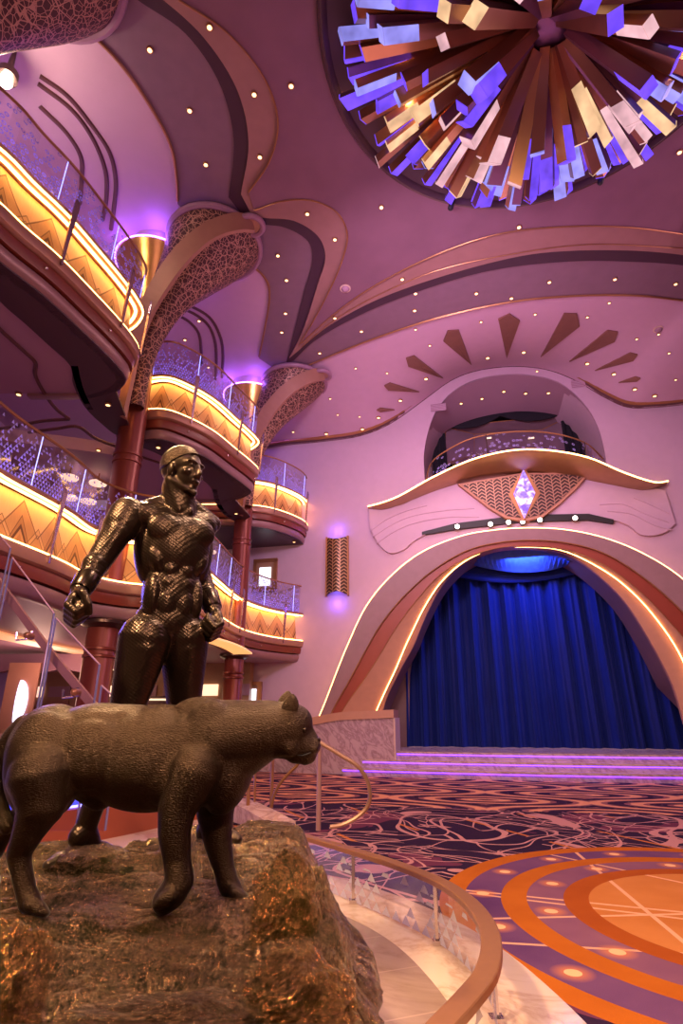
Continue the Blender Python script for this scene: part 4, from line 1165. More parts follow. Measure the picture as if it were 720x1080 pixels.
MB().tube([at_y(x, y, 9.5) for x, y in catmull([(250, 792), (262, 800), (275, 797), (300, 786), (320, 776)], 6)], .025, 8).build('rail', 'rail_brown', h2, smooth=True)
MB().tube([at_y(x, y, 9.0) for x, y in catmull([(320, 790), (314, 806), (304, 816), (294, 828), (288, 842), (286, 852)], 6)], .022, 8).build('scroll', 'bronze_cap', h2, smooth=True)

# ------------------------------------------------------------------ red curved plinth with blue lit glass
pw = empty('lit_plinth', (-3.4, 7.4, .03), 'curved rust red plinth with glowing blue glass panel on top behind the statues', 'plinth')
pp2 = [Vector(p) for p in catmull([(-7.5, 5.6, 0), (-5.2, 6.35, 0), (-3.75, 7.25, 0), (-3.0, 8.3, 0), (-2.35, 9.5, 0), (-1.85, 10.3, 0), (-1.75, 10.8, 0), (-1.95, 11.3, 0)], 8)]
fp = frames(pp2)
simple('plinth_red', (.33, .075, .035), .4)
m = MB(); m.sweep(fp, [(0, .03), (0, .43), (-.03, .45), (-.35, .45), (-.35, .03)]); m.build('red_base', 'plinth_red', pw, smooth=True)
k = M('blue_glass'); x, y, z = k.xyz('UV'); k.col((.06, .08, .5)).pbr(.12); k.emit(k.mix(y, (.10, .13, 1.0), (.22, .12, .85)), .75); MT['blue_glass'] = k.m
m = MB(); m.sweep(fp, [(-.05, .45), (-.22, 1.15)], closed=False, cap=False, uvk=1.0); m.build('blue_panel', 'blue_glass', pw)
m = MB(); m.sweep(fp, [(-.01, .45), (-.01, .475), (-.04, .475), (-.04, .45)]); m.build('light_strip', 'led_blue', pw)
m = MB(); m.sweep(fp, [(-.20, 1.15), (-.20, 1.19), (-.30, 1.19), (-.30, 1.15)]); m.build('top_cap', 'fascia_mauve', pw)
# ramp side slab near the posts
rs = empty('ramp_kerb', at_z(275, 862, .03), 'pale sloping marble kerb at the foot of the bronze handrail', 'kerb')
a = [at_y(252, 842, 9.8), at_y(276, 853, 9.2), at_y(300, 866, 8.6)]
m = MB(); m.loft([[Vector((p.x - .25, p.y, .03)), Vector((p.x - .25, p.y, p.z)), Vector((p.x + .15, p.y, p.z)), Vector((p.x + .15, p.y, .03))] for p in a]); m.build('kerb_body', 'marble_step', rs)

# ------------------------------------------------------------------ glass stair balustrade at the far left
gs = empty('stair_balustrade', at_y(40, 745, 6.0) + Vector((0, 0, -.9)), 'stepped clear glass stair balustrade with sloping brown handrail at the left edge', 'balustrade')
pan = [((-50, 505), (11, 578)), ((13, 588), (57, 647)), ((59, 652), (105, 701)), ((107, 723), (128, 742))]
for (xa, ya), (xb, yb) in pan:
    A_ = at_y(xa, ya, 6.0); B_ = at_y(xb, yb, 6.0); n_ = Vector((0, .006, 0))
    za = .5
    m = MB(); q = [A_, B_, Vector((B_.x, B_.y, za)), Vector((A_.x, A_.y, za))]
    m.add([p - n_ for p in q] + [p + n_ for p in q], [(0, 1, 2, 3), (7, 6, 5, 4), (0, 4, 5, 1), (1, 5, 6, 2), (2, 6, 7, 3), (3, 7, 4, 0)])
    g = m.build('glass_panel', 'clear_glass', gs)
    MB().tube([B_, Vector((B_.x, B_.y, za))], .012, 4).build('glass_edge', 'edge_glass' if 'edge_glass' in MT else simple('edge_glass', (.25, .22, .5), .1, .5) and 'edge_glass', g)
    MB().tube([A_, Vector((A_.x, A_.y, za))], .012, 4).build('glass_edge', 'edge_glass', g)
    MB().tube([A_, B_], .009, 4).build('glass_edge', 'rim_mauve', g)
hrp = [at_y(x, y, 6.25) for x, y in [(-40, 560), (0, 616), (30, 657), (62, 700), (97, 742), (120, 768)]]
m = MB(); m.loft([[p + Vector((0, -.03, .05)), p + Vector((0, .03, .05)), p + Vector((0, .03, -.06)), p + Vector((0, -.03, -.06))] for p in hrp]); m.build('handrail', 'bracket_brown' if 'bracket_brown' in MT else simple('bracket_brown', (.30, .15, .15), .35, .3) and 'bracket_brown', gs)
for x, y in ((24, 665), (73, 725)):
    p = at_y(x, y, 6.12); m = MB(); m.tube([p + Vector((-.06, 0, -.02)), p + Vector((-.05, .0, -.10)), p + Vector((.05, 0, -.09)), p + Vector((.06, .08, -.0))], .015, 6); m.build('bracket', 'chrome', gs, smooth=True)
    MB().cap(p + Vector((.05, .02, -.05)), p + Vector((.05, .1, -.05)), .04, .04).build('bracket_disc', 'bronze_cap', gs, smooth=True)

# ------------------------------------------------------------------ ground floor lounge behind the columns
R_ = Matrix.Rotation(-YAW, 3, 'Z')
lw = empty('lounge_wall_unit', wp(-10.5, 0, .3), 'wood panelled lounge wall unit under the lower balcony at the far left', 'wall unit')
m = MB(); m.box(wp(-13.2, 1.6, .15), (9.0, .3, 3.2), R_); m.build('panelling', 'lounge_wood' if 'lounge_wood' in MT else simple('lounge_wood', (.42, .24, .15), .4) and 'lounge_wood', lw)
for i in range(8):
    u = -16.8 + i * 1.1
    m = MB(); m.box(wp(u, 1.3, .34), (.85, .05, 1.5), R_); m.build('door', 'fascia_tan', lw)
    m = MB(); m.box(wp(u, 2.35, .34), (.85, .05, .35), R_); m.build('display_panel', 'cove_cream' if i % 3 == 0 else 'soffit_pink', lw)
# wavy cove lights in the lounge ceiling
zc_ = 3.12
def cove(name, px, z, w, mat, label):
    P = [Vector(p) for p in catmull([tuple(at_z(x, y, z)) for x, y in px], 8)]
    f_ = frames([Vector((p.x, p.y, 0)) for p in P])
    m = MB(); m.sweep([(o, out, up) for o, out, up in f_], [(-w / 2, z), (w / 2, z), (w / 2, z + .04), (-w / 2, z + .04)]); m.build(name, mat, label=label, cat='cove light')
cove('cove_light', [(-30, 664), (20, 676), (70, 686), (125, 696), (170, 700)], zc_, .55, 'cove_glow', 'broad amber wavy cove light band in the lounge ceiling')
cove('cove_light', [(-30, 706), (20, 702), (60, 706), (110, 706), (150, 708)], 2.95, .5, 'cove_cream', 'thin cream cove light band deeper in the lounge ceiling')
cove('cove_light', [(214, 674), (230, 678), (246, 684), (256, 690)], zc_, .5, 'cove_glow', 'short amber cove light band beside the rear lounge column')
sm = empty('lounge_swag', at_y(40, 716, 15), 'pale wavy ceiling drop in the lounge seen through the stair glass', 'ceiling drop')
m = MB(); rr = []
for i in range(60):
    x = -30 + 200 * i / 59; zz = 2.75 - .12 * abs(math.sin(i * .22)); p = at_y(x, 712, 15.5)
    rr.append([Vector((p.x, p.y, 3.12)), Vector((p.x, p.y - .1, zz)), Vector((p.x, p.y + .15, zz)), Vector((p.x, p.y + .15, 3.12))])
m.loft(rr); m.build('drop_panel', 'soffit_pink', sm, smooth=True)
ov = empty('oval_mirror', at_y(18, 757, 14.8), 'white glowing half-oval mirror in the lounge at the left edge', 'mirror')
p = at_y(18, 740, 14.8); m = MB(); pts = [p + Vector((.24 * math.cos(t) if math.cos(t) > 0 else .06 * math.cos(t), 0, .52 * math.sin(t))) for t in [2 * pi * i / 32 for i in range(32)]]
m.add(pts + [q + Vector((0, .04, 0)) for q in pts], [tuple(range(31, -1, -1)), tuple(range(32, 64))] + [(i, (i + 1) % 32, 32 + (i + 1) % 32, 32 + i) for i in range(32)]); m.build('mirror_glass', 'screen_light', ov)
m = MB(); m.box(p + Vector((0, .08, -.35)), (.8, .06, 2.6)); m.build('mirror_panel', 'fascia_tan', ov)
m = MB(); m.box(p + Vector((0, .10, -1.1)), (.5, .2, .9)); m.build('console', 'lounge_wood', ov)
rc = empty('reception_counter', at_y(90, 775, 13.8), 'dim wooden reception counter in the lounge behind the stair glass', 'counter')
c_ = at_y(60, 775, 13.8); m = MB(); m.box((c_.x, c_.y, .55), (4.6, .6, 1.1)); m.build('counter_body', 'lounge_wood', rc)
m = MB(); m.box((c_.x, c_.y - .05, 1.12), (4.8, .8, .06)); m.build('counter_top', 'marble_step', rc)
for i in range(5):
    m = MB(); m.box((c_.x - 1.8 + .9 * i, c_.y - .32, .6), (.7, .04, .7)); m.build('front_panel', 'fascia_tan', rc)
dcb = empty('display_cabinet', at_y(160, 757, 17.5), 'small lit display cabinet seen between the legs of the standing statue', 'cabinet')
p = at_y(160, 742, 17.5)
m = MB(); m.box((p.x, p.y, 1.05), (1.7, .4, 2.1)); m.build('cabinet_body', 'dark_metal', dcb)
for z in (1.35, 1.7):
    m = MB(); m.box((p.x, p.y - .22, z), (1.5, .05, .03)); m.build('shelf', 'bronze_trim', dcb)
m = MB(); m.box((p.x, p.y - .22, 2.0), (1.5, .05, .05)); m.build('cabinet_lamp', 'cove_cream', dcb)
def framed(name, px, py, w, h, label, scr=True):
    u, z = wuz(px, py); r_ = empty(name, wp(u, z - h / 2, 0), label, 'screen')
    m = MB()
    for du, dz_, a, c in ((0, h / 2, w + .12, .12), (0, -h / 2, w + .12, .12), (-w / 2, 0, .12, h), (w / 2, 0, .12, h)): m.box(wp(u + du, z + dz_, .05), (a, .1, c), R_)
    m.build('frame', 'bronze_trim', r_); m = MB(); m.box(wp(u, z, .03), (w, .04, h), R_); m.build('backing', 'lounge_wood', r_)
    m = MB(); m.box(wp(u, z - h * .05, .06), (w * .55, .03, h * .62), R_); m.build('screen', 'screen_light', r_)
framed('wall_screen', 280, 607, .75, 1.05, 'bronze framed white lit screen on the wall behind the lower balcony glass')
framed('wall_screen', 266, 733, .55, .7, 'small framed screen low on the wall beside the rear column')

# ------------------------------------------------------------------ bronze rock
from mathutils import noise as NZ
def fract(v, o=5, s=1.0): return NZ.fractal(Vector(v) * s, 1.0, 2.0, o)
outl = [(-.10, .9), (.0, 1.3), (.03, 1.9), (.02, 2.5), (-.06, 2.95), (-.17, 3.35), (-.24, 3.9), (-.5, 4.05), (-.88, 3.85), (-1.08, 3.45), (-1.45, 3.2), (-1.75, 3.05), (-2.2, 2.75), (-2.5, 2.1), (-2.2, 1.3), (-1.4, .8), (-.7, .7)]
OC = [p[:2] for p in catmull(outl, 32, closed=True)]
cx, cy = -1.1, 2.35
def ridged(x, y, z, o=5):
    v = 0; amp = .5; s = 1
    for _ in range(o):
        v += amp * (1 - 2 * abs(NZ.noise(Vector((x * s, y * s, z + s))))); amp *= .62; s *= 2.1
    return v
def ztop(x, y):
    z = .820 + .03 * max(0, min(1, (y - 2.6) / .4)) + .03 * max(0, (y - 3.2))
    z -= .10 * max(0, 2.05 - y) ** 1.0
    z += .05 * math.exp(-(((x + 1.3) / .28) ** 2 + ((y - 3.03) / .16) ** 2))
    wx = x + .12 * NZ.noise(Vector((x * 3, y * 3, 0))); wy = y + .12 * NZ.noise(Vector((x * 3, y * 3, 9)))
    r = ridged(wx * 1.9 + wy * .6, wy * 4.6, 2.3, 7)
    t = z + .075 * (r - .35) + .02 * fract((x, y * 1.5, 7), 4, 1.6)
    q = .036; st = math.floor(t / q) * q + q * min(1, ((t / q) % 1) * 1.0) ** 3
    t = t * .35 + st * .65
    paw = max(math.exp(-((x + .78) / .16) ** 2 - ((y - 2.42) / .12) ** 2), math.exp(-((x + .45) / .14) ** 2 - ((y - 2.6) / .12) ** 2), math.exp(-((x + 1.3) / .16) ** 2 - ((y - 2.4) / .12) ** 2))
    return t * (1 - .7 * paw) + .833 * .7 * paw
rb = MB(); rings = []; n = len(OC)
for s in [(i / 190) for i in range(1, 191)]:
    r_ = []
    for (ox, oy) in OC:
        x, y = cx + (ox - cx) * s, cy + (oy - cy) * s
        z = ztop(x, y) - (.10 * max(0, (s - .93) / .07) ** 2)
        r_.append(Vector((x, y, z)))
    rings.append(r_)
for j in range(1, 34):
    f = j / 33; r_ = []
    for k_, (ox, oy) in enumerate(OC):
        a = math.atan2(oy - cy, ox - cx); z0 = ztop(ox, oy) - .10
        z = z0 + (.02 - z0) * f
        bulge = .015 + .07 * fract((math.cos(a) * 2.2, math.sin(a) * 2.2, z * 3.2), 6, 1.3) + .05 * ridged(ox * 2 + oy * 2, z * 3.5, 1.0, 5) + .05 * math.sin(f * pi)
        d = Vector((math.cos(a), math.sin(a), 0)); g = min(1, j / 4)
        r_.append(Vector((ox, oy, z)) + d * bulge * g)
    rings.append(r_)
rb.loft(rings, cap=False); rb.add([(cx, cy, ztop(cx, cy))], []); ci = len(rb.v) - 1
rb.f += [(k_, (k_ + 1) % n, ci) for k_ in range(n)]
rock = rb.build('rock_base', 'bronze_rock', smooth=False, label='craggy bronze rock carrying the panther and the standing figure', cat='rock')
rock.data.polygons.foreach_set('use_smooth', [True] * len(rock.data.polygons))
def boulder(px, py, D, r, seed, label=None, mat='bronze_boulder'):
    c = at_y(px, py, D); m = MB(); m.sphere((0, 0, 0), 1, n=90, m=60)
    vs = []
    for v in m.v:
        v = Vector(v); k_ = 1 + .26 * fract(v * 1.1 + Vector((seed, 0, 0)), 6, 1.0) + .16 * ridged(v.x * 1.5 + seed, v.y * 1.5 + v.z * 2.2, v.z * .8, 5)
        vs.append(Vector((v.x * r[0], v.y * r[1], v.z * r[2])) * k_ + c)
    m.v = [tuple(v) for v in vs]; o = m.build('boulder', mat, rock); o.data.polygons.foreach_set('use_smooth', [True] * len(o.data.polygons))
boulder(302, 966, 2.22, (.105, .12, .165), 3.1)
boulder(310, 1062, 1.75, (.135, .14, .10), 8.7)
boulder(345, 1030, 2.15, (.07, .10, .12), 5.5, mat='bronze_rock')
boulder(-8, 1050, 1.62, (.10, .12, .13), 1.3)
boulder(95, 912, 2.98, (.17, .16, .075), 6.3, mat='bronze_rock')
boulder(180, 1090, 1.62, (.25, .12, .06), 9.9, mat='bronze_rock')
boulder(330, 985, 2.45, (.07, .12, .20), 12.2, mat='bronze_rock')

# ------------------------------------------------------------------ sculpted figures
def remesh(o, vox, it=6, f=.5):
    r = o.modifiers.new('remesh', 'REMESH'); r.mode = 'VOXEL'; r.voxel_size = vox; r.use_smooth_shade = True
    s = o.modifiers.new('smooth', 'SMOOTH'); s.iterations = it; s.factor = f
class Fig(MB):
    def q(s, px, py, D): return at_y(px, py, D)
    def chain(s, pts):
        for (a, ra), (b_, rb_) in zip(pts, pts[1:]): s.cap(a, b_, ra, rb_, 28)
        return s
# ---- standing figure (plain athletic figure with arms held away from the sides)
g = Fig(); P0 = at_y(178, 652, 3.05)
ang = math.radians(34); Fv = Vector((math.sin(ang), -math.cos(ang), 0)); Rv = Vector((-math.cos(ang), -math.sin(ang), 0))
BM = Matrix((Rv, Fv, ZZ)).transposed()
def T(r, f, u): return P0 + Rv * r + Fv * f + ZZ * u
def el(r, f, u, rad, rot=None):
    m_ = BM if rot is None else BM @ rot
    g.sphere(T(r, f, u), rad, m_, 32, 22)
RX = lambda d: Matrix.Rotation(math.radians(d), 3, 'X')
RY = lambda d: Matrix.Rotation(math.radians(d), 3, 'Y')
RZm = lambda d: Matrix.Rotation(math.radians(d), 3, 'Z')
el(0, -.005, .40, (.200, .132, .235)); el(0, 0, .14, (.160, .112, .22)); el(0, -.01, -.02, (.178, .122, .135))
g.cap(T(.19, -.01, .555), T(-.15, -.01, .555), .082, .082)
for s in (1, -1):
    g.cap(T(.05 * s, -.03, .68), T(.205 * s, -.02, .585), .055, .055)
    el(.080 * s, .074, .475, (.115, .048, .090), RY(-8 * s)); el(.155 * s, -.03, .36, (.066, .085, .19), RY(8 * s))
    for u in (.325, .250, .175): el(.042 * s, .090, u, (.040, .020, .036))
    el(.045 * s, .085, .07, (.05, .03, .08)); el(.118 * s, .035, .10, (.045, .07, .13)); el(.12 * s, .05, .30, (.045, .05, .08), RY(25 * s))
    el(.085 * s, -.085, -.06, (.088, .078, .10)); el(.08 * s, -.085, .50, (.08, .045, .11))
# neck and head
hang = math.radians(64); HF = Vector((math.sin(hang), -math.cos(hang), 0)); HR = Vector((-math.cos(hang), -math.sin(hang), 0))
HB = Matrix((HR, HF, ZZ)).transposed(); Hc = at_y(192, 500, 3.02); HS = 1.24
g.cap(T(0, -.015, .58), Hc + Vector((0, 0, -.07)) - HF * .02, .105, .092)
for s in (1, -1): g.cap(T(.03 * s, .07, .60), Hc + HR * .075 * s - HF * .02 + ZZ * -.06, .026, .03)
def hd(r, f, u, rad, rot=None): g.sphere(Hc + (HR * r + HF * f + ZZ * u) * HS, tuple(q * HS for q in rad), HB if rot is None else HB @ rot, 18, 12)
hd(0, -.014, .045, (.080, .104, .100)); hd(0, .035, -.015, (.060, .066, .098)); hd(0, .050, -.085, (.038, .040, .036)); hd(0, .078, -.112, (.020, .020, .016))
for s in (1, -1):
    g.cap(Hc + (HR * .062 * s + HF * -.005 + ZZ * -.055) * HS, Hc + (HR * .022 * s + HF * .070 + ZZ * -.104) * HS, .020 * HS, .014 * HS, 12)
    hd(.043 * s, .066, -.018, (.022, .022, .016)); hd(.032 * s, .088, .036, (.028, .012, .008), RZm(-12 * s))
    hd(.031 * s, .084, .016, (.014, .010, .008)); hd(.080 * s, .0, -.005, (.009, .020, .032), RX(-8)); hd(.010 * s, .100, -.030, (.010, .009, .008))
g.cap(Hc + (HF * .092 + ZZ * .030) * HS, Hc + (HF * .112 - ZZ * .020) * HS, .0095, .014, 10)
hd(0, .094, -.058, (.024, .010, .005)); hd(0, .092, -.069, (.020, .010, .006)); hd(0, .045, .03, (.062, .050, .055))
# arms
def hand(wr, axis, palm_n, side, sc=1.0):
    """fist: axis = direction wrist to knuckles, palm_n = direction the palm faces, side = thumb direction"""
    a = axis.normalized(); pn = (palm_n - a * palm_n.dot(a)).normalized(); th = a.cross(pn) * side
    L = lambda x, y, z: wr + (a * x + th * y + pn * z) * sc
    rot = Matrix((a, th, pn)).transposed()
    g.sphere(L(.055, 0, .0), (.056 * sc, .047 * sc, .026 * sc), rot, 14, 10); g.sphere(L(.075, 0, .030), (.034 * sc, .040 * sc, .030 * sc), rot, 14, 10)
    for i, (yy, ln, r) in enumerate(((.036, .9, .0135), (.012, 1.0, .0142), (-.012, .95, .0135), (-.034, .8, .0120))):
        k0 = L(.100, yy, -.004); k1 = L(.112 + .012 * ln, yy, .034 * ln); k2 = L(.080, yy, .062 * ln); k3 = L(.052, yy, .046)
        rr = r * sc
        g.cap(L(.05, yy * .8, 0), k0, rr * 1.05, rr * 1.12, 10); g.cap(k0, k1, rr * 1.1, rr, 10); g.cap(k1, k2, rr, rr * .95, 10); g.cap(k2, k3, rr * .95, rr * .85, 10)
    t0 = L(.022, .036, .008); t1 = L(.055, .062, .030); t2 = L(.088, .048, .060); t3 = L(.098, .016, .070)
    g.cap(t0, t1, .019 * sc, .016 * sc, 10); g.cap(t1, t2, .0155 * sc, .0145 * sc, 10); g.cap(t2, t3, .0145 * sc, .012 * sc, 10)
def arm(sh, elb, wr, fist, pn, side):
    d = (elb - sh).normalized(); e = (wr - elb).normalized()
    g.cap(sh + Vector((0, 0, .015)), sh.lerp(elb, .22), .098, .096); g.cap(sh, elb, .090, .064)
    out = Fv - d * Fv.dot(d)
    g.cap(sh.lerp(elb, .38) + out * .030, sh.lerp(elb, .78) + out * .022, .066, .050); g.cap(sh.lerp(elb, .25) - out * .030, sh.lerp(elb, .75) - out * .024, .068, .052)
    g.cap(elb, wr, .064, .044); o2 = Rv - e * Rv.dot(e)
    g.cap(elb.lerp(wr, .10) + out * .016 + o2 * .014, elb.lerp(wr, .52), .060, .044); g.cap(elb.lerp(wr, .12) - out * .018, elb.lerp(wr, .55), .046, .038)
    g.cap(wr - e * .09, wr - e * .01, .046, .044); g.cap(wr, wr + e * .03, .040, .036)
    hand(wr + e * .01, fist - wr, pn, side, 1.35)
arm(at_y(134, 545, 2.92), at_y(103, 594, 2.82), at_y(84, 624, 2.70), at_y(70, 650, 2.60), Vector((1, .25, -.2)), 1)
arm(at_y(199, 560, 3.18), at_y(212, 611, 3.24), at_y(225, 643, 3.14), at_y(231, 668, 3.06), Vector((-.8, -.6, -.2)), 1)
# legs
def leg(hip, knee, ank, toe, heel):
    d = (knee - hip).normalized(); e = (ank - knee).normalized(); out = Fv
    g.cap(hip, knee, .138, .086); g.cap(hip.lerp(knee, .15) + out * .035, hip.lerp(knee, .72) + out * .020, .102, .078)
    g.cap(hip.lerp(knee, .1) - out * .03, hip.lerp(knee, .8) - out * .02, .095, .066); g.sphere(knee + out * .035, (.055, .055, .06), None)
    g.cap(knee, ank, .074, .050); g.cap(knee.lerp(ank, .12) - out * .035, knee.lerp(ank, .5) - out * .022, .066, .052)
    g.cap(ank, ank + (toe - ank) * .25, .052, .050); g.cap(heel, toe, .050, .038); g.cap(ank, heel, .052, .048); g.cap(toe, toe + (toe - heel).normalized() * .05, .042, .026)
    for k_ in (-1, 1): 
        sd = (toe - heel).normalized().cross(ZZ) * .022 * k_; g.cap(heel.lerp(toe, .4) + sd, toe + sd, .036, .030)
leg(at_y(153, 674, 2.99), at_y(134, 748, 2.96), at_y(90, 874, 3.02), at_y(62, 909, 2.90), at_y(97, 897, 3.06))
leg(at_y(194, 672, 3.12), at_y(194, 748, 3.18), at_y(222, 866, 3.38), at_y(243, 884, 3.30), at_y(216, 878, 3.42))
man = g.build('figure_statue', 'bronze_weave', label='dark bronze statue of a muscular standing man with clenched fists, looking right', cat='statue')
remesh(man, .0052, 18, .5)
# close-cropped hair, belt and wrist cuffs as parts
hm = MB(); 
for i in range(1): hm.sphere(Hc + HF * -.018 + ZZ * .055, (.089, .108, .100), HB, 32, 20)
hv = []; keep = []
hm2 = MB(); hm2.sphere((0, 0, 0), 1, n=40, m=24); idx = {}; vs = []
for i, v in enumerate(hm2.v):
    v = Vector(v); front = v.y; lim = -.25 + .62 * max(0, front) + (.0 if front > 0 else .1 * front)
    zz = max(v.z, lim); sc_k = .945 + .03 * NZ.noise(v * 9)
    vs.append(Hc + HB @ (HS * Vector((v.x * .0895 * sc_k, v.y * .1105 * sc_k - .017, zz * .106 * sc_k + .048))))
hm2.v = [tuple(v) for v in vs]; hm2.build('cropped_hair', 'bronze_fur', man, smooth=True)
def cuff(a, b_, r0, r1):
    m = MB(); m.tube([a, a.lerp(b_, .1), a.lerp(b_, .9), b_], [r0 * .94, r0, r1, r1 * .94], 20); m.build('cuff', 'bronze_plain', man, smooth=True)
E1_, W1_ = at_y(103, 594, 2.82), at_y(84, 624, 2.70); cuff(E1_.lerp(W1_, .50), E1_.lerp(W1_, .97), .063, .054)
E1_, W1_ = at_y(212, 611, 3.24), at_y(225, 643, 3.14); cuff(E1_.lerp(W1_, .50), E1_.lerp(W1_, .97), .063, .054)

# ---- panther
g = Fig(); q = g.q
def pe(px, py, D, rad, tilt=0): g.sphere(at_y(px, py, D), rad, Matrix.Rotation(math.radians(tilt), 3, 'Y'), 36, 24)
pe(162, 798, 2.5, (.30, .155, .205), -3); pe(105, 791, 2.5, (.26, .135, .185), 4); pe(52, 792, 2.5, (.17, .14, .185))
pe(222, 792, 2.5, (.15, .130, .205)); pe(120, 766, 2.5, (.36, .09, .088), -1); pe(140, 822, 2.5, (.24, .11, .10), 4)
pe(180, 812, 2.42, (.16, .07, .13), 8)
for D, k_ in ((2.405, 1), (2.595, -1)):
    pe(214, 788, 2.5 + (D - 2.5) * .88, (.115, .060, .180), 14); pe(214, 763, 2.5 + (D - 2.5) * .45, (.15, .055, .105), 8); pe(203, 818, D, (.090, .055, .13), 14); pe(188, 795, 2.5 + (D - 2.5) * .95, (.11, .055, .14), 10); pe(95, 795, 2.5 + (D - 2.5) * 1.0, (.16, .055, .13), 0)
    pe(42, 806, D, (.14, .070, .20), -8); pe(62, 778, 2.5 + (D - 2.5) * .75, (.11, .06, .09)); pe(66, 812, D, (.07, .05, .13), -10)
g.cap(q(232, 778, 2.5), q(287, 769, 2.49), .150, .112); g.cap(q(205, 762, 2.5), q(288, 757, 2.49), .092, .070); g.cap(q(232, 790, 2.44), q(284, 775, 2.44), .07, .06); g.cap(q(240, 800, 2.5), q(282, 784, 2.49), .12, .07)
pe(242, 818, 2.5, (.09, .11, .15), 20)
# head
HD = 2.485
pe(303, 766, HD, (.098, .090, .100)); pe(313, 763, HD, (.066, .068, .072)); pe(299, 782, HD, (.085, .082, .066)); pe(315, 786, HD, (.072, .060, .060))
g.cap(q(312, 777, HD), q(328, 786, HD), .056, .042); g.cap(q(311, 793, HD), q(325, 797, HD), .046, .034); g.cap(q(312, 797, HD), q(322, 801, HD), .026, .024)
pe(333, 781, HD, (.017, .022, .014)); pe(330, 790, HD - .025, (.026, .022, .020)); pe(330, 790, HD + .025, (.026, .022, .020))
for s in (-1, 1):
    pe(318, 763, HD + .045 * s, (.028, .02, .012), 35); pe(318, 770, HD + .055 * s, (.012, .010, .010)); pe(306, 788, HD + .055 * s, (.035, .025, .035))
g.cap(q(316, 758, HD), q(331, 778, HD), .030, .018)
# legs
g.chain([(q(207, 812, 2.40), .105), (q(187, 852, 2.39), .072), (q(184, 876, 2.39), .062), (q(187, 908, 2.40), .049), (q(190, 928, 2.40), .052)])
g.chain([(q(190, 928, 2.40), .050), (q(182, 942, 2.40), .052), (q(174, 950, 2.40), .046)])
for i in range(4):
    D = 2.345 + .034 * i; g.chain([(q(181, 944, D), .024), (q(171, 950 + (i in (1, 2)), D), .0235), (q(165, 955, D), .016)])
g.chain([(q(230, 812, 2.60), .110), (q(227, 855, 2.60), .078), (q(230, 888, 2.60), .056), (q(236, 916, 2.60), .042), (q(240, 930, 2.60), .042), (q(246, 943, 2.60), .040)])
for i in range(4):
    D = 2.55 + .033 * i; g.chain([(q(246, 941, D), .024), (q(255, 946 + (i in (1, 2)), D), .023), (q(261, 950, D), .015)])
g.chain([(q(44, 818, 2.385), .125), (q(45, 846, 2.38), .092), (q(30, 878, 2.38), .058), (q(20, 900, 2.39), .043), (q(22, 914, 2.39), .038), (q(27, 938, 2.39), .034), (q(31, 951, 2.39), .038)])
g.chain([(q(16, 893, 2.39), .028), (q(17, 905, 2.39), .030)])
for i in range(4):
    D = 2.335 + .034 * i; g.chain([(q(32, 953, D), .026), (q(42, 959, D), .024), (q(48, 963, D), .016)])
g.chain([(q(55, 818, 2.60), .12), (q(58, 838, 2.62), .085), (q(35, 855, 2.64), .060), (q(12, 868, 2.65), .045), (q(0, 886, 2.65), .036), (q(-12, 912, 2.65), .034), (q(-18, 925, 2.64), .036)])
g.chain([(q(-18, 926, 2.64), .036), (q(-8, 930, 2.62), .032)])
g.chain([(q(62, 812, 2.5), .06), (q(84, 828, 2.5), .05), (q(105, 838, 2.5), .06)])
# tail
tl = catmull([(28, 768, .06), (12, 782, .048), (1, 805, .038), (-3, 830, .034), (0, 852, .032), (8, 872, .030)], 4)
g.chain([(q(x, y, 2.52), r) for x, y, r in tl])
cat_ = g.build('panther_statue', 'bronze_fur', label='dark bronze panther statue standing sideways on the rock, head to the right', cat='statue')
remesh(cat_, .0068, 9, .5)
for s, nm in ((-1, 'near'), (1, 'far')):
    c = q(305 if s < 0 else 300, 746 if s < 0 else 742, HD + .055 * s); m = MB(); rings = []
    for f, r in ((0, .034), (.3, .036), (.6, .030), (.85, .018), (1.0, .005)):
        o = c + Vector((.012 * f, .012 * s * f, -.018 + .070 * f))
        rings.append([o + Vector((math.cos(t) * r, math.sin(t) * r * .45 + (.010 * math.cos(t * 1) if 0 else 0), 0)) for t in [2 * pi * k_ / 16 for k_ in range(16)]])
    m.loft(rings); m.build('ear', 'bronze_fur', cat_, smooth=True)
    e_ = q(321, 770, HD + .056 * s); MB().sphere(e_, .010, n=12, m=8).build('eye', 'bronze_plain', cat_, smooth=True)
MB().sphere(q(335.5, 780.5, HD), (.010, .018, .011), n=12, m=8).build('nose', 'bronze_plain', cat_, smooth=True)

bp = at_y(6, 86, 6.2); bo = empty('bright_ceiling_lamp', bp + Vector((0, 0, -.1)), 'dazzling bright lamp high over the upper balcony at the left edge', 'lamp')
MB().sphere(bp, .10, n=16, m=12).build('bulb', 'lamp_bright', bo, smooth=True); BLAMP = bp
MB().lathe([(.10, .0), (.16, .02), (.16, .16), (.06, .20), (.02, .9)], bp + Vector((0, .0, .06)), 18).build('fitting', 'dark_metal', bo, smooth=True)

for s in (-1, 1):
    MB().tube([q(313, 796.5, HD + .048 * s), q(319, 797, HD + .050 * s), q(326, 794.5, HD + .044 * s), q(332, 791, HD + .022 * s)], [.002, .0035, .0035, .002], 6).build('mouth_line', 'black', cat_, smooth=True)

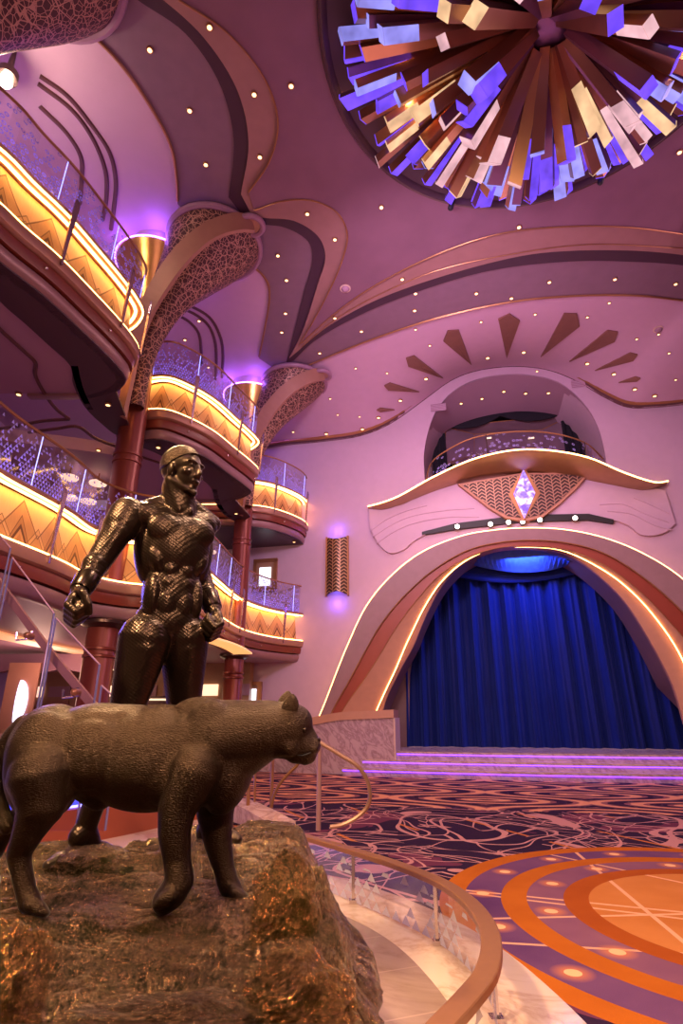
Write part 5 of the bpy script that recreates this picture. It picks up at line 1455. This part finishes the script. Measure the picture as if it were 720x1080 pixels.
for (x, y), s in (((364, 304), 'in the wine ceiling left of the long arc'), ((694, 347), 'at the right of the pink vault')):
    p_, n_ = hit(x, y); o = empty('ceiling_speaker', p_ + Vector((0, 0, -.05)), 'small pale round speaker dome %s' % s, 'speaker')
    MB().lathe([(.10, .03), (.11, .0), (.08, -.05), (.03, -.07), (.005, -.072)], p_ + Vector((0, 0, -.02)), 18).build('dome', 'soffit_pink', o, smooth=True)
    MB().lathe([(.11, -.005), (.14, -.005), (.14, .03), (.11, .03)], p_ + Vector((0, 0, -.02)), 18, cap=False).build('ring', 'cream', o, smooth=True)

def area(name, loc, target, size, power, color, sy=None, spread=None):
    l = bpy.data.lights.new(name, 'AREA'); l.energy = power; l.color = color; l.size = size
    if sy: l.shape = 'RECTANGLE'; l.size_y = sy
    if spread: l.spread = spread
    o = bpy.data.objects.new(name, l); COL.objects.link(o); o.location = loc
    o.rotation_euler = (Vector(target) - Vector(loc)).to_track_quat('-Z', 'Y').to_euler(); return o
def point(name, loc, power, color, r=.1):
    l = bpy.data.lights.new(name, 'POINT'); l.energy = power; l.color = color; l.shadow_soft_size = r
    o = bpy.data.objects.new(name, l); COL.objects.link(o); o.location = loc; return o
def spot(name, loc, target, power, color, ang=60, blend=.6, r=.1):
    l = bpy.data.lights.new(name, 'SPOT'); l.energy = power; l.color = color; l.spot_size = math.radians(ang); l.spot_blend = blend; l.shadow_soft_size = r
    o = bpy.data.objects.new(name, l); COL.objects.link(o); o.location = loc
    o.rotation_euler = (Vector(target) - Vector(loc)).to_track_quat('-Z', 'Y').to_euler(); return o
wd = bpy.data.worlds.new('world'); SC.world = wd; wd.use_nodes = True
wd.node_tree.nodes['Background'].inputs[0].default_value = (.80, .42, .60, 1); wd.node_tree.nodes['Background'].inputs[1].default_value = .33

area('wash_up', (3, 8, 8.0), (3, 8.5, 12), 6, 105, (.92, .42, .80))  # uplight added in mid-air to brighten the ceiling, no fitting there
area('wash_up_left', (-7, 9, 9.3), (-7, 9, 12), 3, 90, (.85, .40, 1.0), 9)
area('wash_stage_wall', (0, 6, 8.5), (4.0, 17, 8.6), 2, 290, (.95, .60, .88), 1, 1.8)
area('wash_vault', (4, 13.0, 6.5), (4, 14, 12.5), 4, 110, (1, .50, .72), 1)
area('curtain_light', tuple(wp(.3, 6.4, -.5)), tuple(wp(.4, 2.0, DEP)), 1.2, 150, (.10, .17, 1.0), .3)
area('chandelier_glow', (3.2, 5.5, 9.8), (3.2, 5.5, 0), 4, 185, (1.0, .60, .45))
area('statue_key', (-2.6, .9, 5.4), (-1.1, 2.6, 1.0), .35, 520, (1.0, .66, .34))
area('statue_fill', (1.9, -.8, 4.6), (-.9, 2.7, 1.2), .4, 190, (1.0, .62, .38))
area('podium_light', (.9, 3.2, 6.4), (.6, 3.8, 0), .5, 170, (1.0, .72, .50))
point('rim_violet', (-2.6, 4.6, 2.6), 26, (.22, .16, 1.0), .2)
for hx, hy in HALO:
    for t in range(5): point('halo_lamp', (hx + .82 * math.cos(t * 1.257), hy + .82 * math.sin(t * 1.257), 11.80), 12, (.25, .10, 1.0), .05)
point('lounge_fill', (-7.5, 14, 2.6), 90, (1.0, .60, .34), .5); point('lounge_fill', (-9.5, 9.5, 2.6), 60, (1.0, .55, .45), .5)  # warm fill added to brighten the dark lounge
area('deck_lamp', (-8, 11, 7.0), (-8, 11, 4), 4, 60, (1.0, .55, .6), 8)
point('star_lamp', BLAMP + Vector((.1, -.1, -.2)), 60, (1.0, .75, .5), .12)
for u_, o_ in ((-2.6, 2.6), (.4, 3.0), (3.4, 2.6)): pass
p = wp(*wuz(356, 560), .2); point('sconce_up', p, 10, (.16, .08, 1), .04)
p = wp(*wuz(356, 637), .2); point('sconce_down', p, 10, (.16, .08, 1), .04)
SC.view_settings.view_transform = 'Standard'; SC.view_settings.look = 'None'; SC.view_settings.gamma = 1
SC.view_settings.use_curve_mapping = False; SC.view_settings.exposure = -0.05

area('rear_fill', (1, -4, 11.4), (0, 3, 0), 4, 210, (1.0, .52, .66))  # unseen fill added near the ceiling for ambient light, like hall_fill
area('hall_fill', (9, 8, 11.0), (4, 10, 0), 4, 190, (1.0, .50, .70))
area('floor_far', (3.5, 12, 10.8), (4, 13.5, 0), 3, 230, (1.0, .60, .60))

for t in range(7): point('chandelier_lamp', (3.2 + 2.3 * math.cos(t * .9), 5.5 + 2.3 * math.sin(t * .9), 11.35), 16, ((.25, .10, 1.0) if t % 3 else (1.0, .5, .2)), .1)
spot('rock_glint_spot', (-3.0, 6.9, 6.9), (-1.0, 2.2, .8), 1300, (1.0, .66, .34), 40, .5, .12)  # unseen spots added to throw gold glints on the rock
spot('rock_glint_spot', (-.6, 8.6, 11.6), (-.8, 2.2, .8), 1900, (1.0, .62, .34), 30, .5, .15)
spot('rock_glint_spot', (1.2, 6.8, 11.6), (-.8, 2.6, 1.2), 1000, (1.0, .70, .45), 30, .5, .15)
